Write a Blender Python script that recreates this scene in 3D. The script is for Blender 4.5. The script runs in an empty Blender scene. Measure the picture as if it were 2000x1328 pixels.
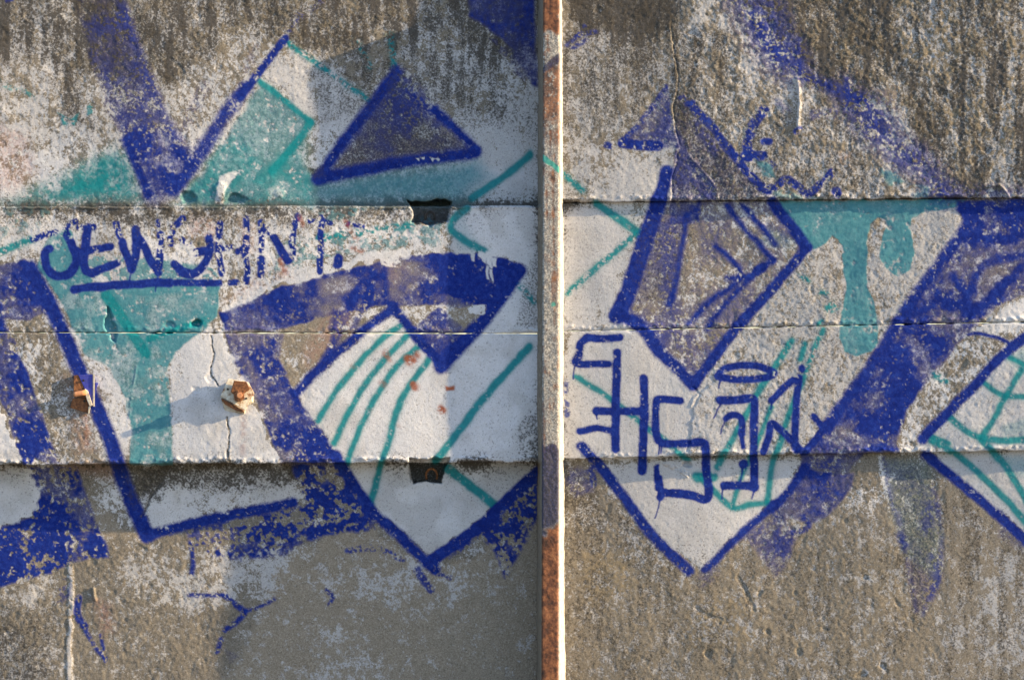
import bpy, bmesh, math
import numpy as np
from mathutils import Vector, Matrix

# ------------------------------------------------------------------ camera, sky, sun, exposure
sc = bpy.context.scene
D = 8.0            # camera distance to the plane of the middle left slab (m)
PXM = 500.0        # photograph pixels per metre on that plane
ZC = 1.70          # height of the picture centre above the ground
cam = bpy.data.cameras.new('camera')
cam.lens = 72.0; cam.sensor_width = 36.0; cam.clip_end = 500; cam.clip_start = 0.1
cam_o = bpy.data.objects.new('camera', cam)
cam_o.location = (0, -D, ZC); cam_o.rotation_euler = (math.radians(90), 0, 0)
sc.collection.objects.link(cam_o); sc.camera = cam_o

SK, SS = 5.5, 0.34                      # sun grazes the wall: 5.5 along for each 1 in, dropping 0.34 per 1 along
to_sun = Vector((SK, -1.0, SK * SS)).normalized()
elev = math.asin(to_sun.z); azim = math.atan2(to_sun.x, to_sun.y)
w = bpy.data.worlds.new('World'); sc.world = w; w.use_nodes = True
nt = w.node_tree
sky = nt.nodes.new('ShaderNodeTexSky'); sky.sky_type = 'NISHITA'; sky.sun_disc = False
sky.sun_elevation = elev; sky.sun_rotation = azim
sky.dust_density = 0.7; sky.ozone_density = 2.5
bg = nt.nodes['Background']; bg.inputs['Strength'].default_value = 0.13
nt.links.new(sky.outputs[0], bg.inputs[0])
sun = bpy.data.lights.new('sun', 'SUN'); sun.energy = 5.0; sun.angle = math.radians(0.5)
sun.color = (1.0, 0.75, 0.44)
sun_o = bpy.data.objects.new('sun', sun); sc.collection.objects.link(sun_o)
sun_o.rotation_euler = to_sun.to_track_quat('Z', 'Y').to_euler(); sun_o.location = (6, -4, 5)
sc.view_settings.view_transform = 'Standard'; sc.view_settings.look = 'None'
sc.view_settings.exposure = 1.45; sc.view_settings.gamma = 1.0; sc.view_settings.use_curve_mapping = False

COL = sc.collection

def tag(o, label=None, cat=None, group=None, kind=None):
    if label: o['label'] = label
    if cat: o['category'] = cat
    if group: o['group'] = group
    if kind: o['kind'] = kind
    return o

def empty(name, loc):
    o = bpy.data.objects.new(name, None); COL.objects.link(o); o.location = loc
    o.empty_display_size = 0.1
    return o

def attach(o, parent):
    o.parent = parent
    o.matrix_parent_inverse = Matrix.Translation(-Vector(parent.location))

# ------------------------------------------------------------------ numpy raster of the wall: 1 cell = 2 mm
X0, Y0, X1, Y1 = -24, -24, 2024, 1352
W, H = X1 - X0, Y1 - Y0
PX, PY = np.meshgrid(np.arange(W, dtype=np.float32) + X0, np.arange(H, dtype=np.float32) + Y0)

def vnoise(sx, sy, seed):
    r = np.random.default_rng(seed)
    gx = np.arange(W, dtype=np.float32) / sx; gy = np.arange(H, dtype=np.float32) / sy
    ix = gx.astype(int); iy = gy.astype(int); fx = gx - ix; fy = gy - iy
    g = r.standard_normal((iy[-1] + 4, ix[-1] + 4)).astype(np.float32)
    def cub(t):
        return [((1 - t) ** 3) / 6, (3 * t ** 3 - 6 * t ** 2 + 4) / 6, (-3 * t ** 3 + 3 * t ** 2 + 3 * t + 1) / 6, t ** 3 / 6]
    rows = sum(c[:, None] * g[iy + k] for k, c in enumerate(cub(fy)))
    out = sum(c[None, :] * rows[:, ix + k] for k, c in enumerate(cub(fx)))
    return (out / out.std()).astype(np.float32)

def unit(n):                                  # gaussian to even 0..1
    n = (n - n.mean()) / n.std()
    return 1 / (1 + np.exp(-1.7 * n))

def sstep(a, b, x):
    t = np.clip((x - a) / (b - a), 0, 1); return t * t * (3 - 2 * t)

n2, n3, n5, n9 = vnoise(1.6, 1.6, 1), vnoise(2.6, 2.6, 2), vnoise(4.5, 4.5, 3), vnoise(8, 8, 4)
n16, n30, n60, n140 = vnoise(16, 16, 5), vnoise(30, 30, 6), vnoise(60, 60, 7), vnoise(140, 140, 8)
m3, m5, m9, m16, m30 = vnoise(2.4, 2.4, 12), vnoise(5, 5, 13), vnoise(9, 9, 14), vnoise(15, 15, 15), vnoise(34, 34, 16)
streak = vnoise(5, 40, 21) + .8 * vnoise(12, 90, 22) + .5 * vnoise(3, 14, 23)
FLK = unit(.55 * n2 + .8 * n3 + 1.0 * n5 + .7 * n9 + .55 * n16 + .35 * n30)       # chips
SPK = unit(.9 * n2 + 1.0 * m3 + .7 * m5 + .4 * m9)                  # fine speckle
m2 = vnoise(1.4, 1.4, 31)
WRN = unit(.7 * m2 + 1.0 * m3 + .8 * m5 + .35 * m9 + .3 * m16 + .35 * m30)
SCR = unit(.6 * m9 + 1.0 * m16 + .9 * m30 + .25 * m3)                # cloudy, for loosely sprayed fills
CLD = np.clip(.58 + .62 * unit(.35 * n5 + .5 * n16 + 1.0 * m30 + .5 * n60), 0, 1)
WX = 1.6 * n16 + 1.1 * n9 + .6 * n5
WY = 1.6 * m16 + 1.1 * m9 + .6 * m5

names = ['white', 'pale', 'teal', 'blue', 'dirt_shade', 'rust', 'ochre', 'pink']
L = {k: np.zeros((H, W), np.float32) for k in names}

def window(pts, pad):
    xs = [p[0] for p in pts]; ys = [p[1] for p in pts]
    a = max(0, int(min(xs) - pad - X0)); b = min(W, int(max(xs) + pad - X0) + 1)
    c = max(0, int(min(ys) - pad - Y0)); d = min(H, int(max(ys) + pad - Y0) + 1)
    return slice(c, max(c, d)), slice(a, max(a, b))

def dist_line(pts, sl, wob=1.0):
    x = PX[sl] + wob * WX[sl]; y = PY[sl] + wob * WY[sl]
    d = np.full(x.shape, 1e6, np.float32)
    if len(pts) == 1: return np.hypot(x - pts[0][0], y - pts[0][1])
    for (ax, ay), (bx, by) in zip(pts[:-1], pts[1:]):
        vx, vy = bx - ax, by - ay; q = max(vx * vx + vy * vy, 1e-6)
        t = np.clip(((x - ax) * vx + (y - ay) * vy) / q, 0, 1)
        d = np.minimum(d, np.hypot(x - ax - t * vx, y - ay - t * vy))
    return d

def inside(pts, sl, wob=1.0):
    x = PX[sl] + wob * WX[sl]; y = PY[sl] + wob * WY[sl]
    r = np.zeros(x.shape, bool); n = len(pts)
    for i in range(n):
        ax, ay = pts[i]; bx, by = pts[(i + 1) % n]
        if ay == by: continue
        r ^= ((ay > y) != (by > y)) & (x < (bx - ax) * (y - ay) / (by - ay) + ax)
    return r

def curve(pts, n=6):                          # Catmull-Rom through hand-placed points
    if len(pts) < 3: return pts
    P = [pts[0]] + list(pts) + [pts[-1]]; out = []
    for i in range(1, len(P) - 2):
        p0, p1, p2, p3 = [np.array(P[k], float) for k in (i - 1, i, i + 1, i + 2)]
        for t in np.linspace(0, 1, n, endpoint=False):
            out.append(tuple(.5 * (2 * p1 + (p2 - p0) * t + (2 * p0 - 5 * p1 + 4 * p2 - p3) * t * t + (3 * p1 - p0 - 3 * p2 + p3) * t ** 3)))
    return out + [tuple(pts[-1])]

FLN = unit(.9 * m2 + 1.0 * n3 + .7 * n5 + .35 * n16)
def keep(sl, wear, kind='flk'):
    if wear <= 0: return 1.0
    n = {'lin': FLN, 'flk': FLK, 'spk': SPK, 'mix': .5 * (FLK + SPK), 'scr': SCR}[kind][sl]
    s = {'lin': .10, 'flk': .11, 'spk': .15, 'mix': .06, 'scr': .35}[kind]
    return sstep(wear - s, wear + s, n)

def put(layer, sl, c):
    a = L[layer]; a[sl] = a[sl] + (1 - a[sl]) * c

def line(layer, pts, wd, soft=2.2, op=1.0, wear=0.0, kind='lin', halo=0.0, smooth=True, wob=.35):
    if smooth: pts = curve(pts)
    if layer in ('blue', 'teal') and wear < .15: wear *= .5
    pad = wd + soft * 3 + 14
    sl = window(pts, pad); d = dist_line(pts, sl, wob)
    k = keep(sl, wear, kind)
    wd = wd * 1.08 + .6; soft = soft * 1.45
    put(layer, sl, op * k * sstep(wd / 2 + soft, wd / 2 - soft, d))
    if halo: put(layer, sl, 1.5 * halo * k * sstep(wd / 2 + 11, wd / 2 - 2, d) * (.5 + .5 * SPK[sl]))

def fill(layer, pts, soft=2.0, op=1.0, wear=0.0, kind='flk', wob=.7, mul=None, erase=False):
    sl = window(pts, soft * 3 + 16)
    d = dist_line(list(pts) + [pts[0]], sl, wob); ins = inside(pts, sl, wob)
    s = np.where(ins, d, -d)
    c = op * sstep(-soft, soft, s) * keep(sl, wear, kind)
    if mul is not None: c = c * mul[sl]
    if layer == 'blue' and not erase:
        c = c * CLD[sl]
        if kind != 'flk' and wear > 0 and op > .6: c = np.maximum(c, .44 * op * sstep(-soft, soft, s) * (.7 + .3 * SPK[sl]))      # thin sprayed veil left between the denser passes
    if erase: L[layer][sl] *= (1 - c)
    else: put(layer, sl, c)

def setfield(F, pts, val, soft=12, wob=2.0, op=1.0):
    sl = window(pts, soft * 3 + 20)
    d = dist_line(list(pts) + [pts[0]], sl, wob); s = np.where(inside(pts, sl, wob), d, -d)
    c = op * sstep(-soft, soft, s)
    F[sl] = F[sl] * (1 - c) + val * c

def zf(ox, oy, k):                              # coordinates read off an enlargement
    return lambda *p: [(ox + p[i] / k, oy + p[i + 1] / k) for i in range(0, len(p), 2)]

# ---- old whitish paint: WH = how much of it is left (0..1), RG = roughness of the slab, DK = grime
WH = np.full((H, W), .40, np.float32); RG = np.full((H, W), .75, np.float32); DK = np.full((H, W), .06, np.float32)
GR = np.zeros((H, W), np.float32)              # smooth grey render showing
def F(v, *q, soft=12): setfield(WH, list(zip(q[0::2], q[1::2])), v, soft)
def G(v, *q, soft=25): setfield(DK, list(zip(q[0::2], q[1::2])), v, soft)
def Rg(v, *q, soft=25): setfield(RG, list(zip(q[0::2], q[1::2])), v, soft)
def Sm(v, *q, soft=10): setfield(GR, list(zip(q[0::2], q[1::2])), v, soft)
# top left slab
F(.46, -30, -30, 1060, -30, 1060, 402, -30, 402)
F(.60, -30, -30, 150, -30, 140, 200, 230, 330, -30, 402)
F(.52, 330, 40, 480, 30, 520, 160, 420, 220, 350, 240, 300, 120, soft=40)
F(.72, 610, 250, 735, 190, 735, 240, 620, 345, soft=8); G(.22, 600, 90, 770, 100, 740, 220, 620, 250, soft=30)
F(.74, 560, 90, 640, 130, 720, 195, 610, 235, 510, 160, soft=14)
F(.58, 840, 30, 1000, 110, 1040, 190, 1050, 400, 940, 330, 850, 200, soft=40); G(.30, 700, 60, 910, 20, 1030, 180, 1040, 250, 900, 240, 800, 150, soft=40)
F(.86, 930, 240, 1055, 180, 1055, 402, 900, 402, soft=50)
F(.22, 772, 145, 622, 350, 928, 298, soft=5); Sm(.6, 772, 145, 622, 350, 928, 298); F(.30, 150, -30, 235, -30, 320, 225, 340, 390, 285, 390, 235, 260, 175, 110, soft=14)
G(.52, -30, -30, 1060, -30, 1060, 110, 760, 130, 480, 60, 330, 170, 150, 130, -30, 120)
G(.50, 480, -30, 720, -30, 740, 70, 620, 100, 520, 60)
G(.34, 640, 100, 900, 60, 940, 200, 800, 180, 700, 170)
G(.42, 90, 90, 160, 90, 160, 210, 200, 270, 130, 240)
Rg(.42, 620, 200, 1060, 160, 1060, 402, 420, 402, 500, 300)
Rg(.55, -30, 250, 300, 300, 400, 402, -30, 402)
# slabs 2 left
F(.55, -30, 404, 1060, 404, 1060, 906, -30, 906, soft=4)
F(.96, 880, 410, 1058, 404, 1058, 906, 620, 906, 660, 890, 585, 770, 765, 610, 862, 718, 1015, 545, 1020, 510, 900, 490, soft=6)
F(.62, 280, 420, 800, 410, 880, 440, 870, 490, 700, 510, 560, 560, 430, 600, 420, 480, soft=10)
F(.93, 435, 600, 560, 545, 680, 512, 790, 490, 790, 502, 700, 522, 560, 566, 440, 616, soft=4)
F(.92, 330, 660, 440, 655, 460, 720, 520, 850, 545, 906, 335, 906, soft=5)
F(.80, 190, 700, 260, 800, 255, 906, 230, 906, 205, 830, soft=10)
F(.75, -30, 410, 60, 440, 150, 420, 100, 500, 40, 500, -30, 520, soft=14)
F(.95, -30, 760, 12, 815, 40, 906, -30, 906, soft=6)
F(.42, 40, 620, 100, 615, 150, 740, 205, 906, 110, 906, 70, 760, soft=8)
F(.22, 560, 650, 700, 640, 590, 740, soft=6)
F(.16, 428, 612, 560, 560, 700, 522, 900, 492, 1017, 518, 960, 600, 860, 710, 770, 598, 690, 606, 575, 760, 668, 906, 548, 906, 440, 652, soft=5); Sm(.7, 428, 612, 560, 560, 700, 522, 900, 492, 1017, 518, 960, 600, 860, 710, 770, 598, 690, 606, 575, 760, 668, 906, 548, 906, 440, 652)
F(.25, -30, 520, 60, 505, 100, 600, 35, 690, 120, 906, 46, 906, -30, 750, soft=5)
F(.45, 775, 600, 880, 590, 880, 640, 820, 640, soft=5)
G(.46, -30, 404, 900, 404, 880, 420, 250, 440, 100, 425, -30, 440)
G(.25, 60, 690, 130, 690, 190, 850, 205, 906, 115, 906)
Rg(.30, 560, 520, 1060, 400, 1060, 906, 660, 906)
Rg(.35, 60, 480, 440, 560, 400, 906, 200, 906)
# bottom left slab
F(.10, -30, 908, 1060, 908, 1060, 1400, -30, 1400, soft=4)
F(.93, -30, 908, 55, 915, 78, 965, 60, 1012, -30, 1042, soft=5)
F(.80, 262, 985, 330, 915, 570, 915, 590, 975, 450, 1005, 290, 1038, soft=14)
F(.95, 670, 908, 1058, 902, 1050, 925, 845, 1085, 725, 985, soft=5)
F(.62, 175, 930, 255, 930, 275, 1020, 205, 1000, soft=14)
F(.40, -30, 1120, 110, 1110, 130, 1328, 60, 1360, -30, 1360, soft=20)
F(.42, 240, 1080, 560, 1060, 560, 1170, 340, 1190, 240, 1170, soft=25)
F(.58, 425, 1085, 560, 1075, 545, 1160, 450, 1160, soft=24)
F(.42, 690, 1085, 840, 1080, 920, 1120, 900, 1180, 760, 1190, 690, 1160, soft=14)
F(.32, 610, 1215, 700, 1220, 740, 1300, 760, 1350, 560, 1350, 640, 1290, soft=14)
F(.30, 560, 1070, 700, 1090, 690, 1200, 580, 1130, soft=20)
Sm(1, 540, 1080, 730, 1030, 840, 1120, 1060, 1020, 1060, 1370, 420, 1370, 500, 1220)
Sm(.8, 165, 960, 260, 1040, 280, 1060, 150, 1050)
G(.50, 240, 908, 600, 908, 580, 945, 430, 960, 330, 950, 260, 990, soft=15)
G(.36, -30, 1200, 110, 1180, 100, 1360, -30, 1360)
Rg(.25, 520, 1060, 1060, 1000, 1060, 1370, 430, 1370)
Rg(.35, -30, 908, 1060, 900, 1060, 1020, 300, 1050, -30, 1130)
# top right slab
F(.47, 1090, -30, 2030, -30, 2030, 390, 1090, 398, soft=4)
F(.56, 1100, 90, 1230, 110, 1320, 230, 1290, 395, 1100, 398, soft=50); G(.30, 1100, 30, 1330, 30, 1330, 250, 1100, 250, soft=40)
F(.88, 1215, 292, 1310, 292, 1308, 340, 1270, 392, 1180, 396, soft=16)
F(.54, 1700, 20, 1820, 20, 1860, 200, 1760, 200, soft=30)
F(.52, 1340, 220, 1500, 200, 1620, 380, 1480, 390, soft=40)
G(.80, 1100, -30, 1330, -30, 1310, 100, 1230, 70, 1130, 60, soft=30)
G(.34, 1250, 60, 1420, 60, 1420, 220, 1280, 200)
G(.62, 1440, -30, 1740, -30, 1760, 140, 1650, 230, 1560, 120)
G(.68, 1640, 20, 1740, 10, 1740, 110, 1660, 110)
G(.44, 1760, 130, 2030, 100, 2030, 390, 1800, 390); G(.44, 1740, -30, 2030, -30, 2030, 120, 1740, 130); G(.30, 1330, 200, 1700, 220, 1720, 380, 1400, 388)
Rg(1.35, 1330, -30, 2030, -30, 2030, 390, 1330, 392)
Rg(.65, 1090, -30, 1330, -30, 1330, 392, 1090, 398)
# right slabs 2
F(.62, 1090, 398, 2030, 388, 2030, 880, 1090, 897, soft=4)
F(.86, 1100, 410, 1260, 420, 1185, 610, 1250, 640, 1100, 646, soft=14)
F(.95, 1110, 650, 1235, 648, 1355, 760, 1340, 895, 1100, 895, soft=8)
F(.64, 1440, 660, 1540, 560, 1640, 500, 1900, 410, 1600, 860, 1560, 890, 1360, 890, 1360, 760, soft=12)
F(.24, 1300, 400, 1520, 400, 1570, 490, 1370, 740, 1220, 600, soft=10); Sm(.55, 1300, 400, 1520, 400, 1570, 490, 1370, 740, 1220, 600)
F(.22, 1868, 390, 2030, 388, 2030, 560, 1895, 645, 1772, 800, 1751, 884, 1565, 888, 1640, 790, 1770, 598, 1885, 440, soft=6); Sm(.5, 1868, 390, 2030, 388, 2030, 560, 1895, 645, 1772, 800, 1751, 884, 1565, 888, 1640, 790, 1770, 598, 1885, 440)
F(.84, 1905, 640, 2030, 560, 2030, 640, 1940, 650, soft=12)
F(.45, 1880, 655, 2000, 660, 1880, 790, 1800, 850, 1780, 800, soft=12)
F(.88, 1815, 858, 1850, 830, 1960, 700, 2030, 660, 2030, 885, 1850, 885, soft=5)
G(.20, 1560, 560, 1640, 560, 1640, 720, 1570, 700)
G(.30, 1230, 420, 1360, 420, 1340, 560, 1240, 600)
Rg(1.0, 1350, 480, 1900, 420, 1600, 880, 1360, 880)
Rg(.34, 1100, 400, 1260, 400, 1340, 890, 1100, 890)
# bottom right slab
F(.20, 1090, 898, 2030, 882, 2030, 1400, 1090, 1400, soft=4)
F(.92, 1185, 905, 1570, 895, 1510, 985, 1365, 1108, 1265, 1035, soft=6)
F(.95, 1815, 885, 2030, 882, 2030, 1060, soft=5)
F(.20, 1190, 990, 1330, 1110, 1340, 1360, 1180, 1360, soft=50)
F(.52, 1860, 1100, 2030, 1070, 2030, 1230, 1950, 1328, 1840, 1240, 1900, 1140, soft=22)
F(.44, 1830, 1160, 1910, 1140, 1940, 1270, 1800, 1290, soft=22)
Sm(.35, 1100, 1000, 1830, 960, 1830, 1370, 1100, 1370, soft=60); G(.24, 1830, 900, 1990, 1050, 2030, 1080, 2030, 1370, 1820, 1370, 1850, 1200, 1840, 1000); G(.20, 1100, 1120, 1820, 1010, 1820, 1370, 1100, 1370, soft=60)
Sm(.62, 1830, 900, 1990, 1050, 2030, 1080, 2030, 1370, 1820, 1370, 1850, 1200, 1840, 1000)
Rg(.7, 1100, 1100, 1820, 1000, 1820, 1370, 1100, 1370)
Rg(.35, 1835, 900, 2030, 1020, 2030, 1370, 1840, 1370)
Rg(.45, 1170, 900, 1560, 900, 1365, 1110)
G(.24, 1100, 900, 1250, 1020, 1330, 1130, 1250, 1200, 1100, 1100)
# grime hanging off the joints
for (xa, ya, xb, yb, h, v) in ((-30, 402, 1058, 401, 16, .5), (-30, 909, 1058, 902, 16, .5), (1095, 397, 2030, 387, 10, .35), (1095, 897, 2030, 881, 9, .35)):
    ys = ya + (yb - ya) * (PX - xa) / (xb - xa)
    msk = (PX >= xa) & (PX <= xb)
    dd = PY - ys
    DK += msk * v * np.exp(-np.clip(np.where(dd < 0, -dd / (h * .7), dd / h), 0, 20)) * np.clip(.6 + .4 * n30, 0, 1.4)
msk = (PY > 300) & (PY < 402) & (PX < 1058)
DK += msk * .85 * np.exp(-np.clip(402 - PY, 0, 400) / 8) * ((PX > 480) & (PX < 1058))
for xe in (1051, 1104):
    DK += .28 * np.exp(-np.abs(PX - xe) / 7) * np.clip(.5 + .5 * n60, 0, 1.3)

WH += .05 * n30 + .05 * n60 - .06 * np.clip(streak, -1.5, 2) * (PY < 400)
WR2 = unit(.5 * m3 + .9 * n5 + .9 * n9 + .6 * m16 + .5 * n30)
white = WH + (.38 * (.5 - WRN) + .62 * (.5 - WR2)) * np.clip(1.9 - 1.75 * WH, 0, 1) + .04 * n5
L['white'] = np.clip(white, 0, 1).astype(np.float32)
DN = unit(.6 * n3 + .7 * m5 + .6 * n9 + .55 * streak * (PY < 420) + .5 * m16)
DN = unit(.8 * m2 + .8 * m3 + .6 * m5 + .35 * m9 + 1.25 * streak * ((PY < 420) | ((PY > 900) & (PX > 1090))) + .35 * m16 + .3 * m30)
L['dirt_shade'] = np.clip(DK * 1.22 + .80 * (.5 - DN) * np.clip(DK * 2.6, .05, 1), 0, 1).astype(np.float32)

OLD = np.zeros((H, W), np.float32)                     # greyed, half worn-off paint
for q, v in (((-30, -30, 1060, -30, 1060, 210, -30, 300), .6), ((-30, 1070, 280, 1060, 720, 1030, 1060, 1080, 1060, 1370, -30, 1370), .85), ((1090, -30, 2030, -30, 2030, 395, 1090, 398), .8), ((600, 60, 1060, -30, 1060, 330, 900, 330, 850, 200, 770, 130, 640, 240), .65),
             ((1100, 1100, 1340, 1100, 1560, 1000, 1830, 1000, 2030, 1080, 2030, 1370, 1100, 1370), .9), ((1440, 560, 1620, 460, 1690, 400, 1890, 395, 1620, 880, 1370, 760), .85), ((1100, 400, 1300, 400, 1200, 620, 1350, 750, 1600, 860, 1370, 1120, 1100, 900), .50), ((1800, 860, 2030, 650, 2030, 1060), .5)):
    setfield(OLD, list(zip(q[0::2], q[1::2])), v, 30)
OLD = np.clip(OLD + .55 * sstep(.1, 1.5, .7 * n60 + .6 * m30 + .5 * n16) * (1 - OLD), 0, 1)
# ---- pale teal fills
SP = np.clip(.55 + .6 * (SPK - .3), 0, 1)
fill('pale', [(25, 398), (90, 350), (175, 300), (235, 272), (252, 300), (275, 365), (288, 398)], soft=26, op=.55, mul=SP)
fill('teal', [(90, 388), (150, 345), (215, 300), (245, 315), (268, 380)], soft=20, op=.92, mul=np.clip(.5 + .7 * SCR, 0, 1))
fill('teal', [(112, 222), (125, 228), (138, 232), (154, 218), (150, 240), (140, 250), (122, 246)], soft=2, op=.9, wear=.3)
fill('teal', [(170, 208), (183, 204), (180, 222), (168, 226)], soft=2, op=.8, wear=.35)
line('teal', [(0, 160), (20, 172), (48, 178), (66, 192)], 8, op=.7, wear=.68)
fill('pale', [(345, 398), (400, 335), (445, 262), (508, 165), (606, 238), (580, 290), (610, 350), (610, 398)], soft=8, op=.66, wear=.12, kind='mix')
fill('teal', [(345, 398), (385, 345), (430, 270), (470, 255), (520, 330), (600, 270), (615, 398)], soft=18, op=.72, wear=.10, mul=np.clip(.4 + .8 * SCR, 0, 1))
fill('pale', [(600, 398), (612, 355), (760, 330), (930, 312), (960, 345), (900, 398)], soft=30, op=.78)
fill('teal', [(0, 398), (60, 370), (150, 330), (250, 300), (275, 390)], soft=20, op=.5, wear=.35, kind='mix')
fill('white', [(420, 388), (428, 345), (455, 335), (458, 350), (440, 372), (436, 398), (420, 398)], soft=3, op=.9)
fill('pale', [(420, 388), (428, 345), (455, 335), (458, 350), (440, 372), (436, 398), (420, 398)], soft=3, op=.9, erase=True)
fill('teal', [(420, 388), (428, 345), (455, 335), (458, 350), (440, 372), (436, 398), (420, 398)], soft=3, op=.9, erase=True)
fill('white', [(525, 370), (545, 362), (550, 385), (530, 392)], soft=4, op=.7); fill('pale', [(525, 370), (545, 362), (550, 385), (530, 392)], soft=4, op=.8, erase=True)
fill('dirt_shade', [(360, 372), (385, 375), (400, 398), (352, 398)], soft=6, op=.6); fill('dirt_shade', [(432, 378), (478, 372), (484, 398), (436, 398)], soft=6, op=.55)
# tall pale teal shape on the middle left slabs
fill('pale', [(72, 522), (90, 470), (105, 450), (140, 450), (150, 500), (200, 555), (260, 560), (430, 556), (425, 620), (385, 655), (345, 690), (326, 720),
              (334, 800), (338, 908), (256, 908), (258, 840), (240, 770), (215, 720), (165, 690), (130, 610), (100, 560)], soft=3, op=.92, wear=.05, mul=np.clip(.66 + .5 * SCR, 0, 1))
fill('pale', [(150, 560), (110, 520), (140, 500), (280, 500), (420, 520), (430, 560), (300, 580)], soft=6, op=.75, wear=.34)
fill('pale', [(560, 470), (870, 420), (860, 480), (660, 500), (520, 540)], soft=10, op=.6, wear=.62)
fill('pale', [(0, 410), (120, 405), (90, 440), (0, 470)], soft=10, op=.5, wear=.7)
fill('pale', [(600, 402), (720, 402), (690, 430), (640, 440)], soft=8, op=.6, wear=.66)
# right: dripping pale teal
fill('pale', [(1518, 394), (1893, 388), (1870, 404), (1805, 413), (1782, 425), (1776, 445), (1784, 470), (1785, 495), (1775, 528), (1752, 540), (1730, 525), (1718, 498), (1722, 470),
              (1730, 445), (1728, 432), (1715, 428), (1702, 440), (1695, 470), (1694, 510), (1697, 560), (1708, 590), (1714, 620), (1716, 665), (1704, 688), (1675, 697), (1650, 688),
              (1640, 660), (1644, 610), (1655, 560), (1648, 530), (1645, 490), (1640, 470), (1625, 460), (1612, 478), (1588, 490), (1575, 480), (1545, 440)], soft=2, op=.95, wear=.035, mul=np.clip(.86 + .25 * SCR, 0, 1))
fill('pale', [(1478, 310), (1510, 325), (1515, 350), (1490, 345)], soft=4, op=.8, wear=.15)
fill('pale', [(1715, 330), (1750, 335), (1770, 360), (1740, 365)], soft=6, op=.7, wear=.3); fill('pale', [(1785, 362), (1820, 360), (1815, 388), (1785, 390)], soft=6, op=.6, wear=.3)
fill('pale', [(1640, 392), (1520, 392), (1500, 372), (1560, 378)], soft=5, op=.5, wear=.3)
fill('pale', [(1470, 480), (1500, 440), (1560, 470), (1540, 490)], soft=14, op=.35); fill('pale', [(1960, 700), (2030, 660), (2030, 730), (1985, 720)], soft=10, op=.5)
fill('pale', [(1950, 835), (2030, 800), (2030, 850), (1960, 850)], soft=10, op=.45); fill('pale', [(1935, 890), (2030, 890), (2030, 940), (1985, 930)], soft=14, op=.5)
fill('pale', [(1170, 400), (1260, 400), (1250, 450), (1210, 440)], soft=12, op=.2)
fill('pale', [(905, 420), (880, 445), (900, 490), (950, 500), (930, 460)], soft=14, op=.3)

# ---- teal lines
zt = zf(600, 400, 2.857); zr = zf(1300, 400, 2.857); zb = zf(1300, 860, 2.857)
for pts, wd, wr in (([(507, 160), (556, 198), (608, 240)], 11, .04), ([(606, 240), (575, 285), (532, 335)], 14, .05), ([(562, 84), (600, 112), (640, 140), (685, 172), (724, 198)], 9, .36),
                    ([(697, 82), (710, 108), (722, 130)], 8, .58), ([(762, 68), (767, 100), (771, 128)], 9, .42), ([(1036, 302), (985, 345), (922, 388)], 14, 0),
                    ([(912, 408), (890, 425), (880, 442), (886, 454), (915, 474), (945, 491)], 13, .03), ([(1165, 398), (1210, 428), (1250, 456)], 14, .02), ([(1245, 455), (1205, 490), (1160, 528), (1108, 572)], 11, .28),
                    ([(205, 575), (235, 615), (262, 655), (285, 690)], 18, .05), ([(292, 662), (340, 645), (400, 628)], 13, .25), ([(2, 492), (30, 480), (62, 468)], 13, .2), ([(622, 466), (690, 457), (800, 440)], 12, .5),
                    ([(1125, 735), (1168, 762), (1210, 790), (1262, 835), (1300, 862), (1345, 900)], 10, .12), ([(1010, 555), (1030, 575), (1042, 590)], 9, .3),
                    ([(1062, 308), (1080, 322), (1100, 340), (1138, 372)], 10, .15)):
    line('teal', pts, wd, op=.94, wear=wr, halo=.18)
for z, wd in ((zt(530, 670, 430, 740, 300, 870, 170, 1030, 60, 1200), 11), (zt(572, 712, 450, 840, 330, 990, 240, 1140, 150, 1328), 11), (zt(622, 788, 500, 900, 400, 1040, 320, 1190, 260, 1328, 225, 1440), 11),
              (zt(672, 866, 570, 1010, 500, 1150, 450, 1328, 410, 1450, 355, 1670), 12), (zt(1240, 790, 1080, 970, 950, 1120, 850, 1260, 715, 1430), 14), (zt(785, 1470, 900, 1560, 1045, 1672), 17)):
    line('teal', z, wd, op=.96, wear=.02, halo=.16)
for z, wd, wr in ((zr(1920, 850, 2010, 895), 9, 0), (zr(1990, 920, 1890, 1080, 1830, 1200, 1765, 1300), 11, .04), (zr(1770, 985, 1880, 1062, 2060, 1070), 10, .08), (zr(1575, 1180, 1770, 1302, 2060, 1306), 12, .06),
              (zb(1480, 0, 1640, 90, 1850, 280, 2050, 500), 12, .02), (zb(1765, 0, 1900, 150, 2050, 400), 12, .02), (zr(1480, 1290, 1580, 1328), 9, .1),
              (zr(700, 760, 610, 900, 520, 1040, 450, 1170, 360, 1328, 290, 1460), 12, .12), (zr(778, 775, 752, 860), 10, .1), (zr(880, 700, 830, 800, 780, 930), 10, .3), (zr(770, 960, 690, 1170, 640, 1328, 600, 1430, 572, 1650), 11, .05),
              (zr(590, 1130, 510, 1328, 430, 1500, 370, 1680), 9, .1), (zb(190, 200, 270, 280, 372, 375, 470, 355, 575, 352), 11, .03), (zb(175, 205, 265, 200), 18, .05),
              (zr(750, 398, 800, 425), 7, .4), (zr(865, 490, 900, 495), 7, .3), (zr(915, 580, 945, 560), 18, .35), (zr(870, 655, 850, 670), 8, .2), (zr(1495, 945, 1560, 985), 10, .2)):
    line('teal', z, wd, op=.94, wear=wr, halo=.14)

# ---- blue
B = 'blue'
CL = np.clip(.35 + .75 * SCR, 0, 1)
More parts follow.
